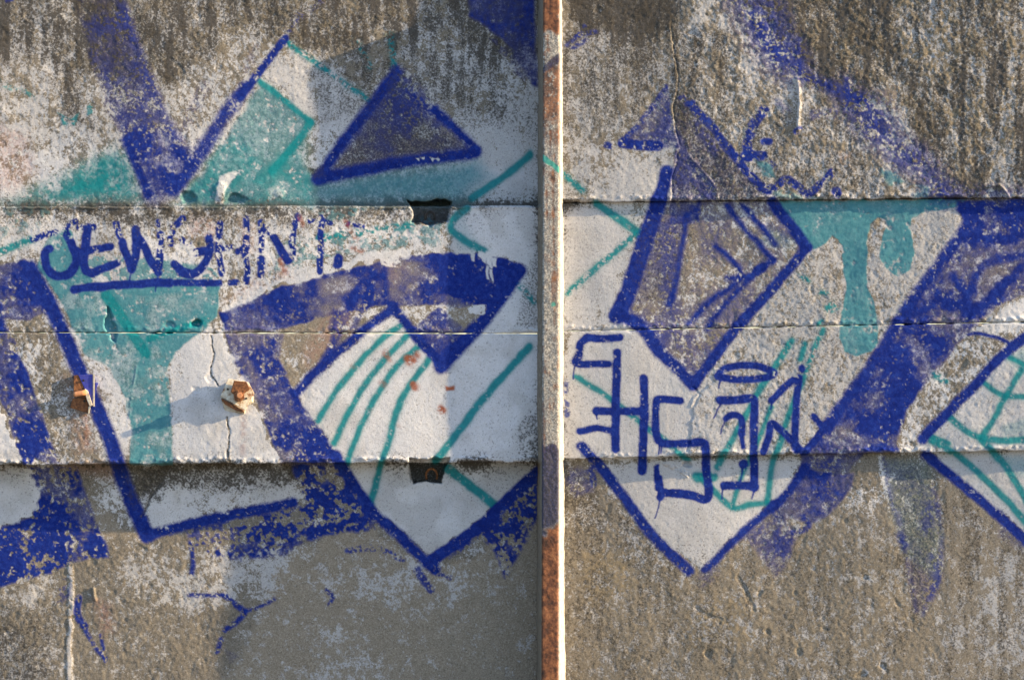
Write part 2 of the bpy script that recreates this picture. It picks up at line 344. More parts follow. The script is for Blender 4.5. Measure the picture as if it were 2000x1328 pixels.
# V shape, upper left
fill(B, [(140, -10), (235, -10), (262, 70), (295, 160), (322, 228), (338, 262), (300, 280), (262, 312), (238, 262), (212, 225), (188, 150), (162, 75)], soft=14, op=.60, wear=.26, kind='spk', mul=CL)
fill(B, [(165, 40), (240, 10), (285, 140), (310, 230), (230, 240), (190, 140)], soft=16, op=.45, wear=.2, kind='spk')
fill('dirt_shade', [(150, 20), (235, 0), (300, 170), (320, 240), (260, 290), (210, 200)], soft=18, op=.34)
line(B, [(240, 10), (280, 120), (320, 225), (350, 300)], 18, soft=7, op=.6, wear=.22, kind='spk')
fill(B, [(240, 250), (335, 245), (352, 290), (402, 258), (385, 322), (346, 385), (300, 390), (262, 312)], soft=15, op=.88, wear=.10, kind='spk', mul=np.clip(.4 + .7 * SCR, 0, 1))
line(B, [(300, 380), (345, 300)], 40, soft=14, op=.6, wear=.1, kind='spk')
line(B, [(245, 275), (268, 325), (290, 378)], 16, soft=4, op=.85, wear=.06, kind='spk', halo=.2)
line(B, [(340, 370), (385, 312), (437, 228), (480, 172)], 26, soft=6, op=.85, wear=.12, kind='spk')
line(B, [(470, 188), (500, 148), (532, 108), (558, 76)], 15, soft=2.5, op=.95, wear=.14)
line(B, [(348, 270), (372, 222), (402, 168)], 24, soft=9, op=.35, wear=.3, kind='spk')
line(B, [(566, 60), (590, 28), (635, -4)], 16, soft=5, op=.6, wear=.62)
fill(B, [(8, -12), (32, -12), (28, 6), (10, 6)], soft=3, op=.8)
line(B, [(480, 140), (500, 90)], 20, soft=8, op=.3, wear=.4, kind='spk')
# triangle
fill(B, [(772, 140), (618, 352), (930, 300)], soft=5, op=.62, wear=.08, kind='spk', mul=np.clip(.5 + .6 * SCR, 0, 1))
fill('dirt_shade', [(765, 160), (650, 330), (910, 295)], soft=22, op=.62)
fill(B, [(775, 145), (730, 230), (800, 270), (850, 215)], soft=14, op=.55, wear=.25, kind='spk')
line(B, [(773, 142), (735, 195), (700, 240), (650, 305), (622, 350)], 20, soft=5, op=.92, wear=.03, halo=.15)
line(B, [(622, 350), (700, 334), (800, 315), (870, 306), (928, 299)], 21, soft=5, op=.97, wear=.02, halo=.2)
line(B, [(932, 292), (895, 258), (850, 216)], 16, soft=4, op=.9, wear=.06, halo=.2)
line(B, [(850, 216), (815, 175), (778, 142)], 24, soft=10, op=.5, wear=.3, kind='spk')
fill('dirt_shade', [(606, 330), (632, 318), (636, 345), (612, 352)], soft=6, op=.7)
for q in ([(816, 312)], [(826, 310)], [(845, 311)], [(855, 312)]): fill('white', [(q[0][0] - 5, q[0][1] - 4), (q[0][0] + 5, q[0][1] - 3), (q[0][0] + 3, q[0][1] + 4)], soft=1.5); fill(B, [(q[0][0] - 5, q[0][1] - 4), (q[0][0] + 5, q[0][1] - 3), (q[0][0] + 3, q[0][1] + 4)], soft=1.5, erase=True)
fill('white', [(805, 255), (830, 235), (850, 262), (835, 275), (812, 272)], soft=8, op=.7, wear=.3)
fill(B, [(805, 255), (830, 235), (850, 262), (835, 275), (812, 272)], soft=8, op=.7, erase=True)
# corner by the post
fill(B, [(914, -12), (1044, -12), (1050, 150), (1050, 172), (1036, 172), (1026, 142), (1000, 98), (950, 52), (916, 34)], soft=6, op=.92, wear=.06, kind='mix')
fill('dirt_shade', [(930, -12), (1020, -12), (1010, 60), (940, 30)], soft=16, op=.5)
fill(B, [(950, 65), (1010, 110), (1040, 180), (1000, 140)], soft=8, op=.6, wear=.5)
# hand lettering on the left slab
za = zf(60, 410, 6.25); zc = zf(340, 410, 4.762)
for z, wd, wr in ((za(225, 480, 180, 520, 175, 600, 200, 710, 270, 790, 370, 815, 470, 780, 540, 690, 555, 580, 520, 470, 490, 400), 14, .0), (za(490, 400, 440, 320, 420, 260), 13, .28), (za(430, 240, 470, 180, 550, 150), 9, .5),
                  (za(30, 360, 110, 330, 200, 295, 290, 270), 10, .22), (za(690, 220, 680, 330, 672, 440, 655, 540, 650, 640, 680, 740, 740, 770), 14, .03), (za(740, 770, 880, 720, 1040, 655), 13, .06), (za(600, 215, 680, 215, 765, 210), 11, .25),
                  (za(690, 495, 820, 475, 980, 450), 12, .10), (za(560, 480, 640, 540), 10, .3), (za(1040, 150, 1070, 280, 1090, 330), 11, .42), (za(1120, 400, 1170, 560, 1230, 720), 14, .0), (za(1230, 720, 1280, 560, 1290, 400, 1285, 230), 14, .06),
                  (za(1290, 300, 1390, 450, 1450, 580, 1550, 760), 14, .03), (za(1555, 760, 1575, 600, 1585, 450, 1580, 300), 12, .20), (za(1550, 240, 1555, 130), 7, .45), (za(1860, 110, 1780, 180), 11, .18), (za(1735, 180, 1735, 290), 9, .5), (za(1700, 340, 1720, 420), 10, .4),
                  (za(1850, 360, 1930, 410), 9, .45), (za(1750, 660, 1850, 740, 1960, 775), 13, .12), (zc(60, 585, 160, 600, 250, 540, 310, 450, 335, 360, 320, 260), 13, .08), (zc(200, 395, 260, 390, 320, 385), 13, .2),
                  (zc(430, 130, 420, 260, 410, 380, 430, 500, 435, 590), 11, .26), (zc(440, 365, 540, 350), 8, .4), (zc(675, 90, 670, 240, 665, 350, 665, 440), 11, .36), (zc(600, 385, 680, 340), 10, .35), (zc(675, 490, 685, 580, 675, 670), 10, .3),
                  (zc(810, 120, 815, 240, 808, 370), 10, .42), (zc(810, 450, 810, 600), 12, .22), (zc(850, 160, 890, 230), 8, .55), (zc(930, 260, 990, 360, 1050, 470), 13, .05), (zc(1060, 470, 1095, 420, 1100, 280, 1120, 160, 1150, 60), 11, .24),
                  (zc(1370, 80, 1365, 240, 1365, 400, 1360, 570), 11, .22), (zc(1250, 105, 1380, 110, 1460, 130), 8, .42), (zc(1530, 460, 1525, 505), 16, .03), (zc(1620, 130, 1750, 155), 8, .35),
                  (za(530, 970, 800, 935, 1150, 910, 1500, 895, 1700, 892), 14, .0), (zc(20, 680, 200, 680, 420, 680), 11, .05), (zc(525, 680, 590, 680), 9, .25)):
    line(B, z, wd + 1.2, soft=1.8, op=.97, wear=wr * .85, halo=.12 if wr < .1 else 0)
for z in (za(1225, 760, 1210, 860, 1185, 950), za(1550, 810, 1545, 900, 1530, 1000)): line(B, z, 2.4, soft=1, op=.9)
# left angular shape (left edge of the picture)
fill(B, [(-20, 525), (50, 505), (70, 535), (100, 600), (60, 625), (10, 622), (10, 650), (-20, 650)], soft=4, op=.92, wear=.07)
line(B, [(58, 522), (95, 590), (125, 655), (160, 735), (190, 800), (220, 870), (238, 930), (262, 990), (286, 1044)], 26, soft=4, op=.96, wear=.04, halo=.22)
fill(B, [(-20, 620), (8, 624), (36, 682), (66, 760), (101, 865), (120, 906), (46, 906), (28, 865), (14, 813), (-20, 740)], soft=4, op=.92, wear=.12)
fill(B, [(52, 908), (128, 908), (150, 915), (170, 960), (190, 1020), (212, 1070), (212, 1088), (150, 1096), (95, 1120), (0, 1148), (-20, 1150), (-20, 1040), (60, 1012), (78, 965)], soft=5, op=.97, wear=.17)
fill(B, [(-20, 1040), (70, 1010), (150, 1020), (160, 1080), (60, 1110), (-20, 1130)], soft=10, op=.7, wear=.3)
fill('pink', [(120, 910), (170, 905), (230, 905), (220, 935), (150, 925)], soft=14, op=.5)
for q in (zf(0, 400, 2.857)(310, 660, 330, 740), zf(0, 400, 2.857)(345, 770, 350, 810), zf(0, 400, 2.857)(560, 1155, 575, 1185)): line('white', q, 6, op=.9, soft=1.5, wear=.15); line(B, q, 6, op=.001)
# big arch
fill(B, [(428, 612), (500, 580), (560, 560), (640, 535), (700, 522), (800, 500), (900, 492), (980, 503), (1017, 518), (1012, 540), (960, 600), (880, 600), (850, 595), (770, 596), (690, 605), (560, 642), (440, 648)], soft=3, op=.88, wear=.14, kind='mix', mul=np.clip(.64 + .55 * SCR, 0, 1))
fill(B, [(430, 612), (560, 562), (560, 640), (440, 648)], soft=6, op=.75, wear=.12, kind='mix')
fill(B, [(800, 500), (900, 493), (985, 505), (1017, 518), (1005, 555), (930, 590), (860, 575), (860, 512), (790, 512)], soft=4, op=.85, wear=.06)
line(B, [(1014, 528), (975, 585), (930, 640), (862, 716)], 26, soft=4, op=.96, wear=.03, halo=.14)
line(B, [(862, 712), (820, 668), (768, 598)], 17, soft=3, op=.9, wear=.06, halo=.12)
fill(B, [(806, 640), (858, 597), (884, 622), (905, 640), (862, 716), (830, 680)], soft=4, op=.8, wear=.22, kind='mix')
line(B, [(578, 768), (640, 706), (705, 650), (766, 604)], 16, soft=3.5, op=.92, wear=.08, halo=.15)
fill(B, [(440, 650), (555, 650), (545, 700), (562, 735), (580, 772), (640, 860), (668, 906), (548, 906), (525, 845), (490, 764), (458, 708)], soft=4, op=.88, wear=.20, kind='mix', mul=np.clip(.7 + .5 * SCR, 0, 1))
fill(B, [(470, 740), (575, 765), (660, 890), (600, 890)], soft=10, op=.6, wear=.12, kind='mix')
for z in ([(700, 560), (668, 640), (640, 700)], [(720, 570), (690, 640)], [(655, 612), (648, 640)], [(665, 612), (640, 690), (600, 740)], [(730, 530), (715, 600)], [(752, 512), (752, 580)]):
    line(B, z, 13, soft=4, op=.6, wear=.25, kind='mix')
fill(B, [(570, 908), (672, 908), (728, 995), (718, 1035), (560, 1050), (600, 985)], soft=5, op=.95, wear=.26)
line(B, [(655, 890), (690, 945), (722, 990), (728, 1000)], 22, soft=4, op=.96, wear=.05)
line(B, [(728, 1002), (775, 1040), (812, 1078), (850, 1112)], 20, soft=4, op=.95, wear=.10, halo=.1)
line(B, [(846, 1092), (900, 1055), (955, 1012), (1000, 968), (1050, 922)], 22, soft=3, op=.97, wear=.05)
fill(B, [(1052, 925), (1052, 1010), (1030, 1060), (985, 1130), (968, 1080), (940, 1045), (880, 1090), (930, 1035), (1000, 970)], soft=6, op=.9, wear=.34)
line(B, [(288, 1046), (350, 1028), (450, 1006), (572, 982)], 19, soft=3.5, op=.95, wear=.12, halo=.1)
fill(B, [(360, 1030), (450, 1015), (580, 990), (720, 1000), (720, 1035), (600, 1055), (560, 1085), (420, 1090), (380, 1070)], soft=8, op=.9, wear=.58)
fill(B, [(420, 1080), (520, 1065), (530, 1085), (440, 1098)], soft=8, op=.7, wear=.3)
fill(B, [(600, 1030), (730, 1005), (735, 1035), (600, 1052)], soft=6, op=.9, wear=.2)
line(B, [(680, 1075), (725, 1070), (760, 1080), (785, 1092)], 12, op=.8, wear=.5); line(B, [(815, 1112), (830, 1135), (842, 1152)], 14, op=.8, wear=.3)
line(B, [(846, 1105), (852, 1118), (880, 1128)], 10, op=.7, wear=.4)
for z, wd in (([(368, 1160), (405, 1162), (440, 1160)], 8), ([(440, 1162), (465, 1185), (478, 1196), (465, 1212), (440, 1230)], 10), ([(478, 1195), (505, 1185), (536, 1170)], 7), ([(432, 1248), (424, 1272)], 9), ([(638, 1152), (650, 1166), (643, 1180)], 8),
              ([(155, 1168), (152, 1200), (165, 1222)], 14), ([(165, 1225), (185, 1262), (205, 1285)], 8), ([(197, 1240), (205, 1290)], 7), ([(372, 1060), (378, 1100), (375, 1120)], 9)):
    line(B, z, wd, soft=2.5, op=.85, wear=.22)
fill(B, [(108, 1130), (140, 1125), (140, 1160), (120, 1180), (110, 1180)], soft=6, op=.55, wear=.35); fill(B, [(430, 1265), (470, 1275), (455, 1300), (440, 1290)], soft=8, op=.3)
# right, upper slab
line(B, [(1450, -10), (1485, 60), (1520, 110)], 76, soft=30, op=.62, wear=.24, kind='spk'); line(B, [(1510, 0), (1530, 80), (1562, 140)], 56, soft=24, op=.55, wear=.24, kind='spk')
line(B, [(1470, 30), (1490, 75), (1515, 105)], 22, soft=7, op=.5, wear=.3, kind='spk')
line(B, [(1575, 150), (1620, 170), (1650, 184), (1690, 200)], 20, soft=7, op=.8, wear=.25, kind='spk'); line(B, [(1652, 155), (1652, 215)], 11, soft=3, op=.6, wear=.2, kind='spk')
line(B, [(1560, 80), (1562, 140)], 14, soft=6, op=.5, wear=.3, kind='spk'); line(B, [(1700, 225), (1725, 265), (1755, 305)], 56, soft=26, op=.66, wear=.22, kind='spk'); line(B, [(1650, 180), (1700, 240)], 64, soft=28, op=.55, wear=.26, kind='spk')
line(B, [(1790, 310), (1815, 340), (1835, 375)], 56, soft=24, op=.68, wear=.2, kind='spk'); line(B, [(1760, 250), (1740, 180)], 40, soft=16, op=.2, wear=.35, kind='spk'); line(B, [(1850, 375), (2030, 378)], 30, soft=14, op=.5, wear=.3, kind='spk')
for z in ([(1108, 88), (1130, 72), (1165, 62)], [(1128, 68), (1142, 52)], [(1120, 95), (1145, 80)]): line(B, z, 9, op=.75, wear=.42)
fill(B, [(1305, 165), (1322, 290), (1268, 292), (1238, 286), (1212, 274)], soft=4, op=.72, wear=.22, kind='mix')
line(B, [(1215, 280), (1245, 284), (1285, 286)], 18, op=.9, wear=.16); line(B, [(1186, 284), (1190, 286)], 13, op=.85, wear=.2); line(B, [(1300, 170), (1255, 235), (1215, 275)], 9, op=.75, wear=.28)
fill(B, [(1322, 245), (1350, 310), (1398, 360), (1400, 392), (1312, 394), (1315, 330)], soft=6, op=.62, wear=.14, kind='spk'); fill('dirt_shade', [(1325, 170), (1345, 240), (1345, 330), (1325, 392), (1322, 300)], soft=10, op=.5)
fill(B, [(1322, 190), (1350, 212), (1500, 372), (1505, 394), (1300, 394), (1318, 300)], soft=8, op=.30, wear=.2, kind='spk'); fill('dirt_shade', [(1325, 200), (1360, 230), (1490, 372), (1495, 392), (1320, 392)], soft=14, op=.42)
line(B, [(1302, 335), (1295, 365), (1284, 396)], 24, soft=3, op=.95, wear=.08)
line(B, [(1348, 205), (1385, 240), (1412, 278), (1445, 318), (1480, 358), (1500, 372)], 16, soft=2.5, op=.95, wear=.16); line(B, [(1330, 190), (1350, 200)], 14, op=.7, wear=.5); line(B, [(1362, 245), (1395, 295)], 18, soft=5, op=.6, wear=.25, kind='spk')
line(B, [(1488, 368), (1515, 366), (1535, 350), (1555, 362), (1575, 378), (1590, 372), (1600, 360)], 14, op=.92, wear=.2)
line(B, [(1492, 216), (1470, 246), (1460, 280), (1462, 306)], 18, op=.9, wear=.18); line(B, [(1455, 304), (1490, 304)], 18, op=.95, wear=.15); line(B, [(1492, 275), (1503, 277)], 13, op=.9, wear=.1); line(B, [(1505, 318), (1515, 328)], 8, op=.8, wear=.3)
line(B, [(1612, 350), (1624, 338)], 15, op=.9, wear=.2); line(B, [(1634, 374), (1636, 380)], 17, op=.9, wear=.15); line(B, [(1555, 258), (1562, 252)], 11, op=.85, wear=.2); line(B, [(1518, 200), (1535, 215)], 18, soft=6, op=.45, wear=.3)
line(B, [(1590, 225), (1630, 220)], 20, soft=5, op=.5, wear=.6)
# right, kite shape
fill(B, [(1285, 396), (1500, 392), (1575, 485), (1480, 595), (1355, 748), (1250, 635), (1205, 600)], soft=4, op=.50, wear=.16, kind='spk', mul=CL)
line(B, [(1288, 392), (1268, 445), (1246, 512), (1222, 580), (1204, 618)], 30, soft=3.5, op=.96, wear=.06, halo=.12)
line(B, [(1204, 614), (1250, 638), (1290, 690), (1355, 752)], 22, soft=4, op=.93, wear=.06, halo=.1)
line(B, [(1508, 396), (1545, 440), (1576, 484)], 20, soft=3, op=.96, wear=.03, halo=.1); line(B, [(1572, 484), (1545, 522), (1480, 595), (1430, 652), (1356, 750)], 19, soft=3, op=.94, wear=.07)
fill(B, [(1308, 394), (1370, 394), (1368, 435), (1310, 440)], soft=3, op=.85, wear=.12); line(B, [(1310, 440), (1305, 520), (1310, 600)], 30, soft=9, op=.45, wear=.2, kind='spk')
for z in (zr(340, 0, 440, 130, 600, 310), zr(430, 0, 520, 110, 610, 220), zr(280, 230, 420, 390, 250, 540, 130, 660), zr(600, 310, 480, 400, 310, 580, 230, 690), zr(480, 400, 340, 410), zr(120, 60, 60, 420, 20, 560)): line(B, z, 11, soft=4, op=.85, wear=.14, kind='mix')
line(B, zr(515, 370, 545, 350), 16, op=.9, wear=.05); fill(B, [(1225, 600), (1330, 620), (1300, 680), (1250, 640)], soft=12, op=.45, wear=.25, kind='spk'); fill(B, [(1310, 650), (1420, 650), (1360, 740)], soft=10, op=.4, wear=.3, kind='spk')
# right, wide diagonal band
fill(B, [(1868, 390), (2030, 388), (2030, 560), (1945, 600), (1895, 645), (1874, 668), (1846, 706), (1804, 757), (1772, 800), (1751, 866), (1760, 884), (1565, 888), (1606, 850), (1632, 800), (1700, 720), (1770, 598), (1820, 530), (1885, 440)], soft=5, op=.88, wear=.16, kind='mix', mul=np.clip(.66 + .5 * SCR, 0, 1))
fill(B, [(1625, 830), (1640, 795), (1705, 718), (1770, 640), (1860, 665), (1770, 800), (1745, 850)], soft=7, op=.85, wear=.10, kind='mix', mul=np.clip(.65 + .5 * SCR, 0, 1))
line(B, [(1880, 405), (1892, 430), (1830, 520), (1772, 598), (1700, 716), (1636, 800), (1615, 835)], 20, soft=4, op=.85, wear=.10, halo=.14)
for z in (zr(1700, 480, 1760, 350, 1850, 310, 2010, 275), zr(1680, 500, 1640, 440, 1600, 400), zr(1560, 560, 1660, 560, 1780, 560, 1900, 440, 2010, 330), zr(1700, 610, 1800, 520, 1900, 420), zr(1440, 590, 1540, 520, 1590, 560), zr(1750, 180, 1950, 200), zr(1650, 30, 1750, 100, 1720, 200)): line(B, z, 16, soft=4, op=.7, wear=.14, kind='mix')
fill(B, [(1890, 400), (2030, 392), (2030, 470), (1900, 470)], soft=12, op=.45, wear=.15, kind='spk')
line(B, zr(1690, 722, 1780, 722, 1870, 752, 1940, 785), 7, op=.9, wear=.02)
line(B, [(2010, 655), (1962, 690), (1905, 750), (1850, 806), (1802, 856)], 18, soft=3, op=.96, wear=.04, halo=.12)
line(B, [(1808, 888), (1850, 922), (1925, 985), (1965, 1020), (2025, 1075)], 18, soft=3, op=.94, wear=.07, halo=.1); line(B, [(1960, 1040), (2030, 1080)], 24, soft=10, op=.4, wear=.2, kind='spk')
fill(B, [(1567, 888), (1690, 884), (1650, 935), (1590, 915), (1560, 915)], soft=6, op=.75, wear=.3, kind='mix')
fill(B, [(1570, 910), (1600, 922), (1670, 928), (1668, 950), (1615, 1010), (1580, 1025), (1545, 1010), (1510, 1020), (1500, 990)], soft=5, op=.9, wear=.10, kind='mix', mul=np.clip(.75 + .4 * SCR, 0, 1))
line(B, [(1574, 912), (1525, 975), (1460, 1030), (1418, 1072), (1376, 1112)], 14, soft=3, op=.9, wear=.08, halo=.1)
fill(B, [(1450, 1045), (1520, 1000), (1560, 1040), (1535, 1110), (1518, 1130), (1490, 1100)], soft=9, op=.75, wear=.34, kind='mix'); line(B, [(1545, 1040), (1580, 1030), (1570, 1010)], 12, op=.7, wear=.2)
line(B, [(1372, 1135), (1390, 1120)], 26, soft=9, op=.4, wear=.3, kind='spk')
line(B, [(1136, 872), (1174, 912), (1216, 966), (1266, 1036), (1300, 1072), (1345, 1114)], 19, soft=3, op=.93, wear=.08, halo=.1)
fill(B, [(1110, 915), (1160, 910), (1160, 960), (1120, 975), (1105, 950)], soft=8, op=.55, wear=.3, kind='mix'); line(B, [(1155, 915), (1160, 945)], 12, op=.7, wear=.2); line(B, [(1106, 745), (1106, 765)], 9, op=.7, wear=.25); line(B, [(1107, 785), (1108, 810)], 11, op=.75, wear=.2)
# greenish navy smear, lower right
fill(B, [(1722, 900), (1815, 892), (1828, 985), (1840, 1050), (1832, 1140), (1805, 1200), (1790, 1180), (1765, 1080), (1740, 1010)], soft=22, op=.32, wear=.22, kind='spk'); fill('teal', [(1722, 900), (1815, 892), (1828, 985), (1840, 1050), (1832, 1140), (1765, 1080), (1740, 1010)], soft=12, op=.16)
fill('dirt_shade', [(1735, 900), (1815, 892), (1838, 1050), (1800, 1200), (1765, 1080)], soft=26, op=.30)
for z in (zb(1215, 100, 1250, 300, 1300, 450, 1340, 640, 1400, 950), zb(1490, 250, 1530, 420, 1540, 560, 1520, 780, 1430, 970)): line(B, z, 8, soft=5, op=.42, wear=.2, kind='spk')
line(B, zb(1500, 650, 1515, 760, 1480, 850), 20, soft=7, op=.5, wear=.2, kind='spk'); line(B, zb(1490, 380, 1450, 480), 24, soft=8, op=.5, wear=.2, kind='spk'); line(B, zb(1310, 540, 1330, 580), 16, soft=5, op=.6, wear=.2); line('white', zb(1195, 90, 1220, 220, 1250, 320), 10, soft=4, op=.6, wear=.3)
# blocky tag, right
zA = zf(1090, 640, 3.689); zB = zf(1380, 640, 3.689)
for z, wd in ((zA(445, 68, 320, 78, 205, 75), 12.5), (zA(195, 85, 160, 120, 150, 190, 125, 235), 12), (zA(125, 250, 160, 262, 260, 262, 365, 262), 11), (zA(424, 180, 420, 400, 415, 700, 414, 875), 13.5), (zA(275, 600, 420, 600, 600, 600), 13), (zA(618, 365, 620, 600, 612, 850, 608, 1030), 14),
              (zA(155, 745, 280, 722, 385, 745), 11), (zA(880, 525, 740, 515, 705, 550, 700, 700, 715, 800, 760, 832, 935, 832), 12.5), (zA(975, 832, 1040, 825, 1065, 880, 1070, 1040, 1085, 1180, 1060, 1235, 950, 1205, 770, 1185), 14), (zA(722, 1015, 725, 1120, 735, 1215), 14),
              (zB(80, 345, 130, 295, 280, 270, 400, 285, 485, 330, 400, 365, 250, 375, 110, 360, 80, 345), 11.5), (zB(100, 522, 220, 518, 330, 512, 345, 560, 342, 700, 338, 900, 343, 1060, 345, 1150), 13.5), (zB(345, 1150, 250, 1135, 125, 1135), 13),
              (zB(140, 655, 190, 628, 240, 640, 258, 690, 255, 760), 11), (zB(255, 740, 258, 800, 264, 860), 6), (zB(262, 980, 264, 985), 15), (zB(470, 525, 560, 430, 650, 360), 11), (zB(665, 360, 650, 500, 640, 700, 640, 880), 11.5), (zB(410, 890, 450, 780, 468, 690, 530, 730, 620, 820, 690, 890), 12),
              (zB(770, 640, 850, 720, 900, 690), 11), (zB(860, 700, 790, 800, 715, 890), 11), (zB(685, 285, 690, 300), 9)):
    line(B, z, wd + 1.2, soft=1.9, op=.98, wear=.015, halo=.14, wob=.25)
for z in (zA(735, 1220, 725, 1280, 700, 1370), zB(262, 990, 255, 1060, 240, 1120), zB(100, 370, 85, 430), zB(110, 540, 80, 590, 50, 650), zB(140, 670, 115, 720, 95, 765), zB(475, 540, 462, 590), zB(115, 1160, 110, 1235), zB(345, 1180, 330, 1230), zA(725, 850, 722, 910), zA(740, 850, 738, 905), zA(275, 620, 280, 655), zA(115, 270, 108, 370)):
    line(B, z, 2.6, soft=1, op=.9, smooth=False)

# ---- odds and ends: rusty dabs, pink and ochre stains, flakes of white over the blue
for x, y, r, o in ((800, 704, 13, .9), (812, 693, 7, .8), (753, 690, 9, .55), (760, 700, 7, .5), (810, 753, 11, .85), (745, 748, 10, .4), (864, 802, 9, .95), (690, 715, 6, .3), (780, 830, 5, .3), (722, 800, 6, .3)):
    line('rust', [(x - r * .1, y - r * .15), (x + r * .12, y + r * .2)], r * 1.35, soft=3.2, op=o, wear=.12, wob=.8)
fill('rust', [(872, 753), (888, 753), (888, 762), (872, 762)], soft=2, op=.95)
for p in ([(676, 432), (684, 452), (698, 470)], [(585, 424), (592, 440)], [(690, 485), (706, 492)], [(548, 510), (556, 528)]): line('rust', p, 9, op=.6, wear=.3)
for p, o in (([(-20, 240), (50, 260), (75, 330), (30, 375), (-20, 360)], .36), ([(470, 430), (500, 440), (500, 490), (470, 500)], .4), ([(640, 610), (690, 600), (680, 650), (600, 720), (590, 690)], .55), ([(120, 740), (150, 730), (190, 880), (150, 890)], .4), ([(185, 1170), (215, 1180), (222, 1230), (200, 1240)], .6), ([(440, 590), (520, 520), (520, 560)], .35), ([(715, 510), (790, 520), (770, 560), (700, 560)], .3), ([(1640, 300), (1660, 300), (1660, 330), (1640, 320)], .4), ([(540, 510), (560, 500), (570, 540), (540, 545)], .6), ([(375, 420), (430, 430), (420, 470), (370, 460)], .45)):
    fill('pink', p, soft=14, op=o, wear=.25, kind='spk')
for p, o in (([(100, 100), (150, 100), (155, 170), (120, 170)], .35), ([(1515, 570), (1560, 558), (1600, 575), (1600, 600), (1560, 580), (1520, 590)], .45), ([(1780, 790), (1800, 830), (1780, 860), (1760, 830)], .4), ([(1870, 670), (1890, 690), (1860, 740)], .3), ([(1130, 1080), (1230, 1080), (1240, 1150), (1150, 1180)], .4), ([(1330, 1180), (1460, 1150), (1470, 1260), (1350, 1270)], .3), ([(1820, 1000), (1830, 1120), (1770, 1120), (1760, 1000)], .3), ([(1650, 380), (1300, 390), (1480, 250), (1700, 250)], .10)):
    fill('ochre', p, soft=16, op=o, wear=.45, kind='spk')
fill('ochre', [(1560, -20), (2030, -20), (2030, 330), (1800, 380), (1700, 200), (1560, 120)], soft=60, op=.34, wear=.35, kind='mix'); fill('ochre', [(1110, 1050), (1800, 1050), (1800, 1370), (1110, 1370)], soft=60, op=.15, wear=.4, kind='mix'); fill('ochre', [(300, -20), (1000, -20), (900, 80), (400, 110)], soft=40, op=.2, wear=.4, kind='mix')
for x, y, a, b in ((955, 505, 6, 14), (938, 500, 4, 7), (952, 532, 3, 16), (959, 534, 3, 18), (925, 503, 4, 8), (965, 512, 5, 10), (930, 604, 20, 10), (945, 503, 5, 10), (765, 515, 16, 8), (748, 512, 6, 8), (1330, 910, 30, 10), (1300, 915, 12, 16), (1310, 948, 12, 6), (1278, 964, 4, 5), (1555, 732, 6, 6), (1512, 730, 4, 5)):
    q = [(x - a, y - b), (x + a, y - b * .8), (x + a * .8, y + b), (x - a * .7, y + b * .8)]
    for k in (B, 'teal', 'pale', 'dirt_shade'): fill(k, q, soft=2, op=.95, wear=.12, erase=True)
    fill('white', q, soft=2, op=.97, wear=.12)
fill(B, [(950, 605), (925, 596), (910, 600), (912, 612), (930, 618)], soft=3, op=.95, erase=True)
line('white', [(137, 1110), (139, 1200), (137, 1270), (138, 1350)], 8, soft=4, op=.85, wear=.12)
for k in ('dirt_shade',): line('ochre', [(137, 1110), (139, 1200), (137, 1350)], 12, soft=4, op=.25)
line('white', [(268, 715), (263, 740), (258, 770), (252, 815)], 2, soft=1.2, op=.8, wear=.4); line('white', [(1557, 165), (1560, 200), (1558, 250)], 5, op=.8, wear=.25); line('white', [(1340, 1105), (1330, 1150)], 4, op=.6)
line('dirt_shade', [(275, 1010), (295, 970), (315, 945)], 5, op=.7); line('rust', [(168, 805), (169, 830), (170, 870)], 5, soft=5, op=.35, wear=.3); line('rust', [(474, 800), (475, 840), (474, 885)], 7, soft=5, op=.34, wear=.25); 
line('dirt_shade', [(412, 654), (418, 690), (411, 728), (428, 752)], 2, soft=1, op=.9, smooth=False); line('dirt_shade', [(443, 815), (448, 850), (444, 880), (452, 906)], 2.5, soft=1, op=.9, smooth=False); line('dirt_shade', [(1321, 60), (1324, 150), (1319, 200), (1326, 270), (1320, 330), (1315, 396)], 4, soft=2, op=.6, wear=.3)
# damp tidemark beside the post
fill('dirt_shade', [(1030, 520), (1052, 480), (1052, 640), (1005, 640), (1010, 615)], soft=6, op=.35); fill('dirt_shade', [(1015, 830), (1050, 780), (1052, 900), (1010, 900)], soft=7, op=.4, wear=.3)
fill('dirt_shade', [(806, 404), (876, 404), (868, 440), (812, 440)], soft=1.5, op=1.0); fill('dirt_shade', [(802, 905), (872, 905), (864, 942), (808, 942)], soft=1.5, op=.8)  # pocket insides: besides dirt, the shade of the deep hollows is painted in

# ---- relief in raster cells (2 mm)
paint = np.maximum.reduce([L['white'] * .8, L['pale'], L['teal'], L[B]])
HT = RG * (1 - .66 * paint) * (.18 * n3 + .28 * n5 + .20 * n9 + .14 * m16) + .45 * n30 * (.35 + .4 * RG) + .6 * n60 + 1.6 * n140
pits = sstep(1.55, 2.4, m9) * RG; HT -= 1.1 * pits * (1 - .7 * paint)
HT *= (1 - .55 * GR)
HT += .22 * sstep(.3, .7, paint)
def groove(pts, wd, dep, wob=.8, wear=0):
    sl = window(pts, 30); d = dist_line(pts, sl, wob)
    HT[sl] -= dep * sstep(wd * .5 + 1.2, max(0, wd * .5 - 1.2), d) * keep(sl, wear)
def ridge(pts, wd, h, wear=0): groove(curve(pts), wd, -h, .4, wear=wear)
def step_down(pts, dep, fade):                 # a lip: one side of the crack sits back
    sl = window(pts, fade + 10); d = dist_line(pts, sl, 1.0)
    xs = np.interp(PY[sl], [p[1] for p in pts], [p[0] for p in pts])
    HT[sl] += dep * np.exp(-d / fade) * ((PX[sl] + WX[sl]) < xs)
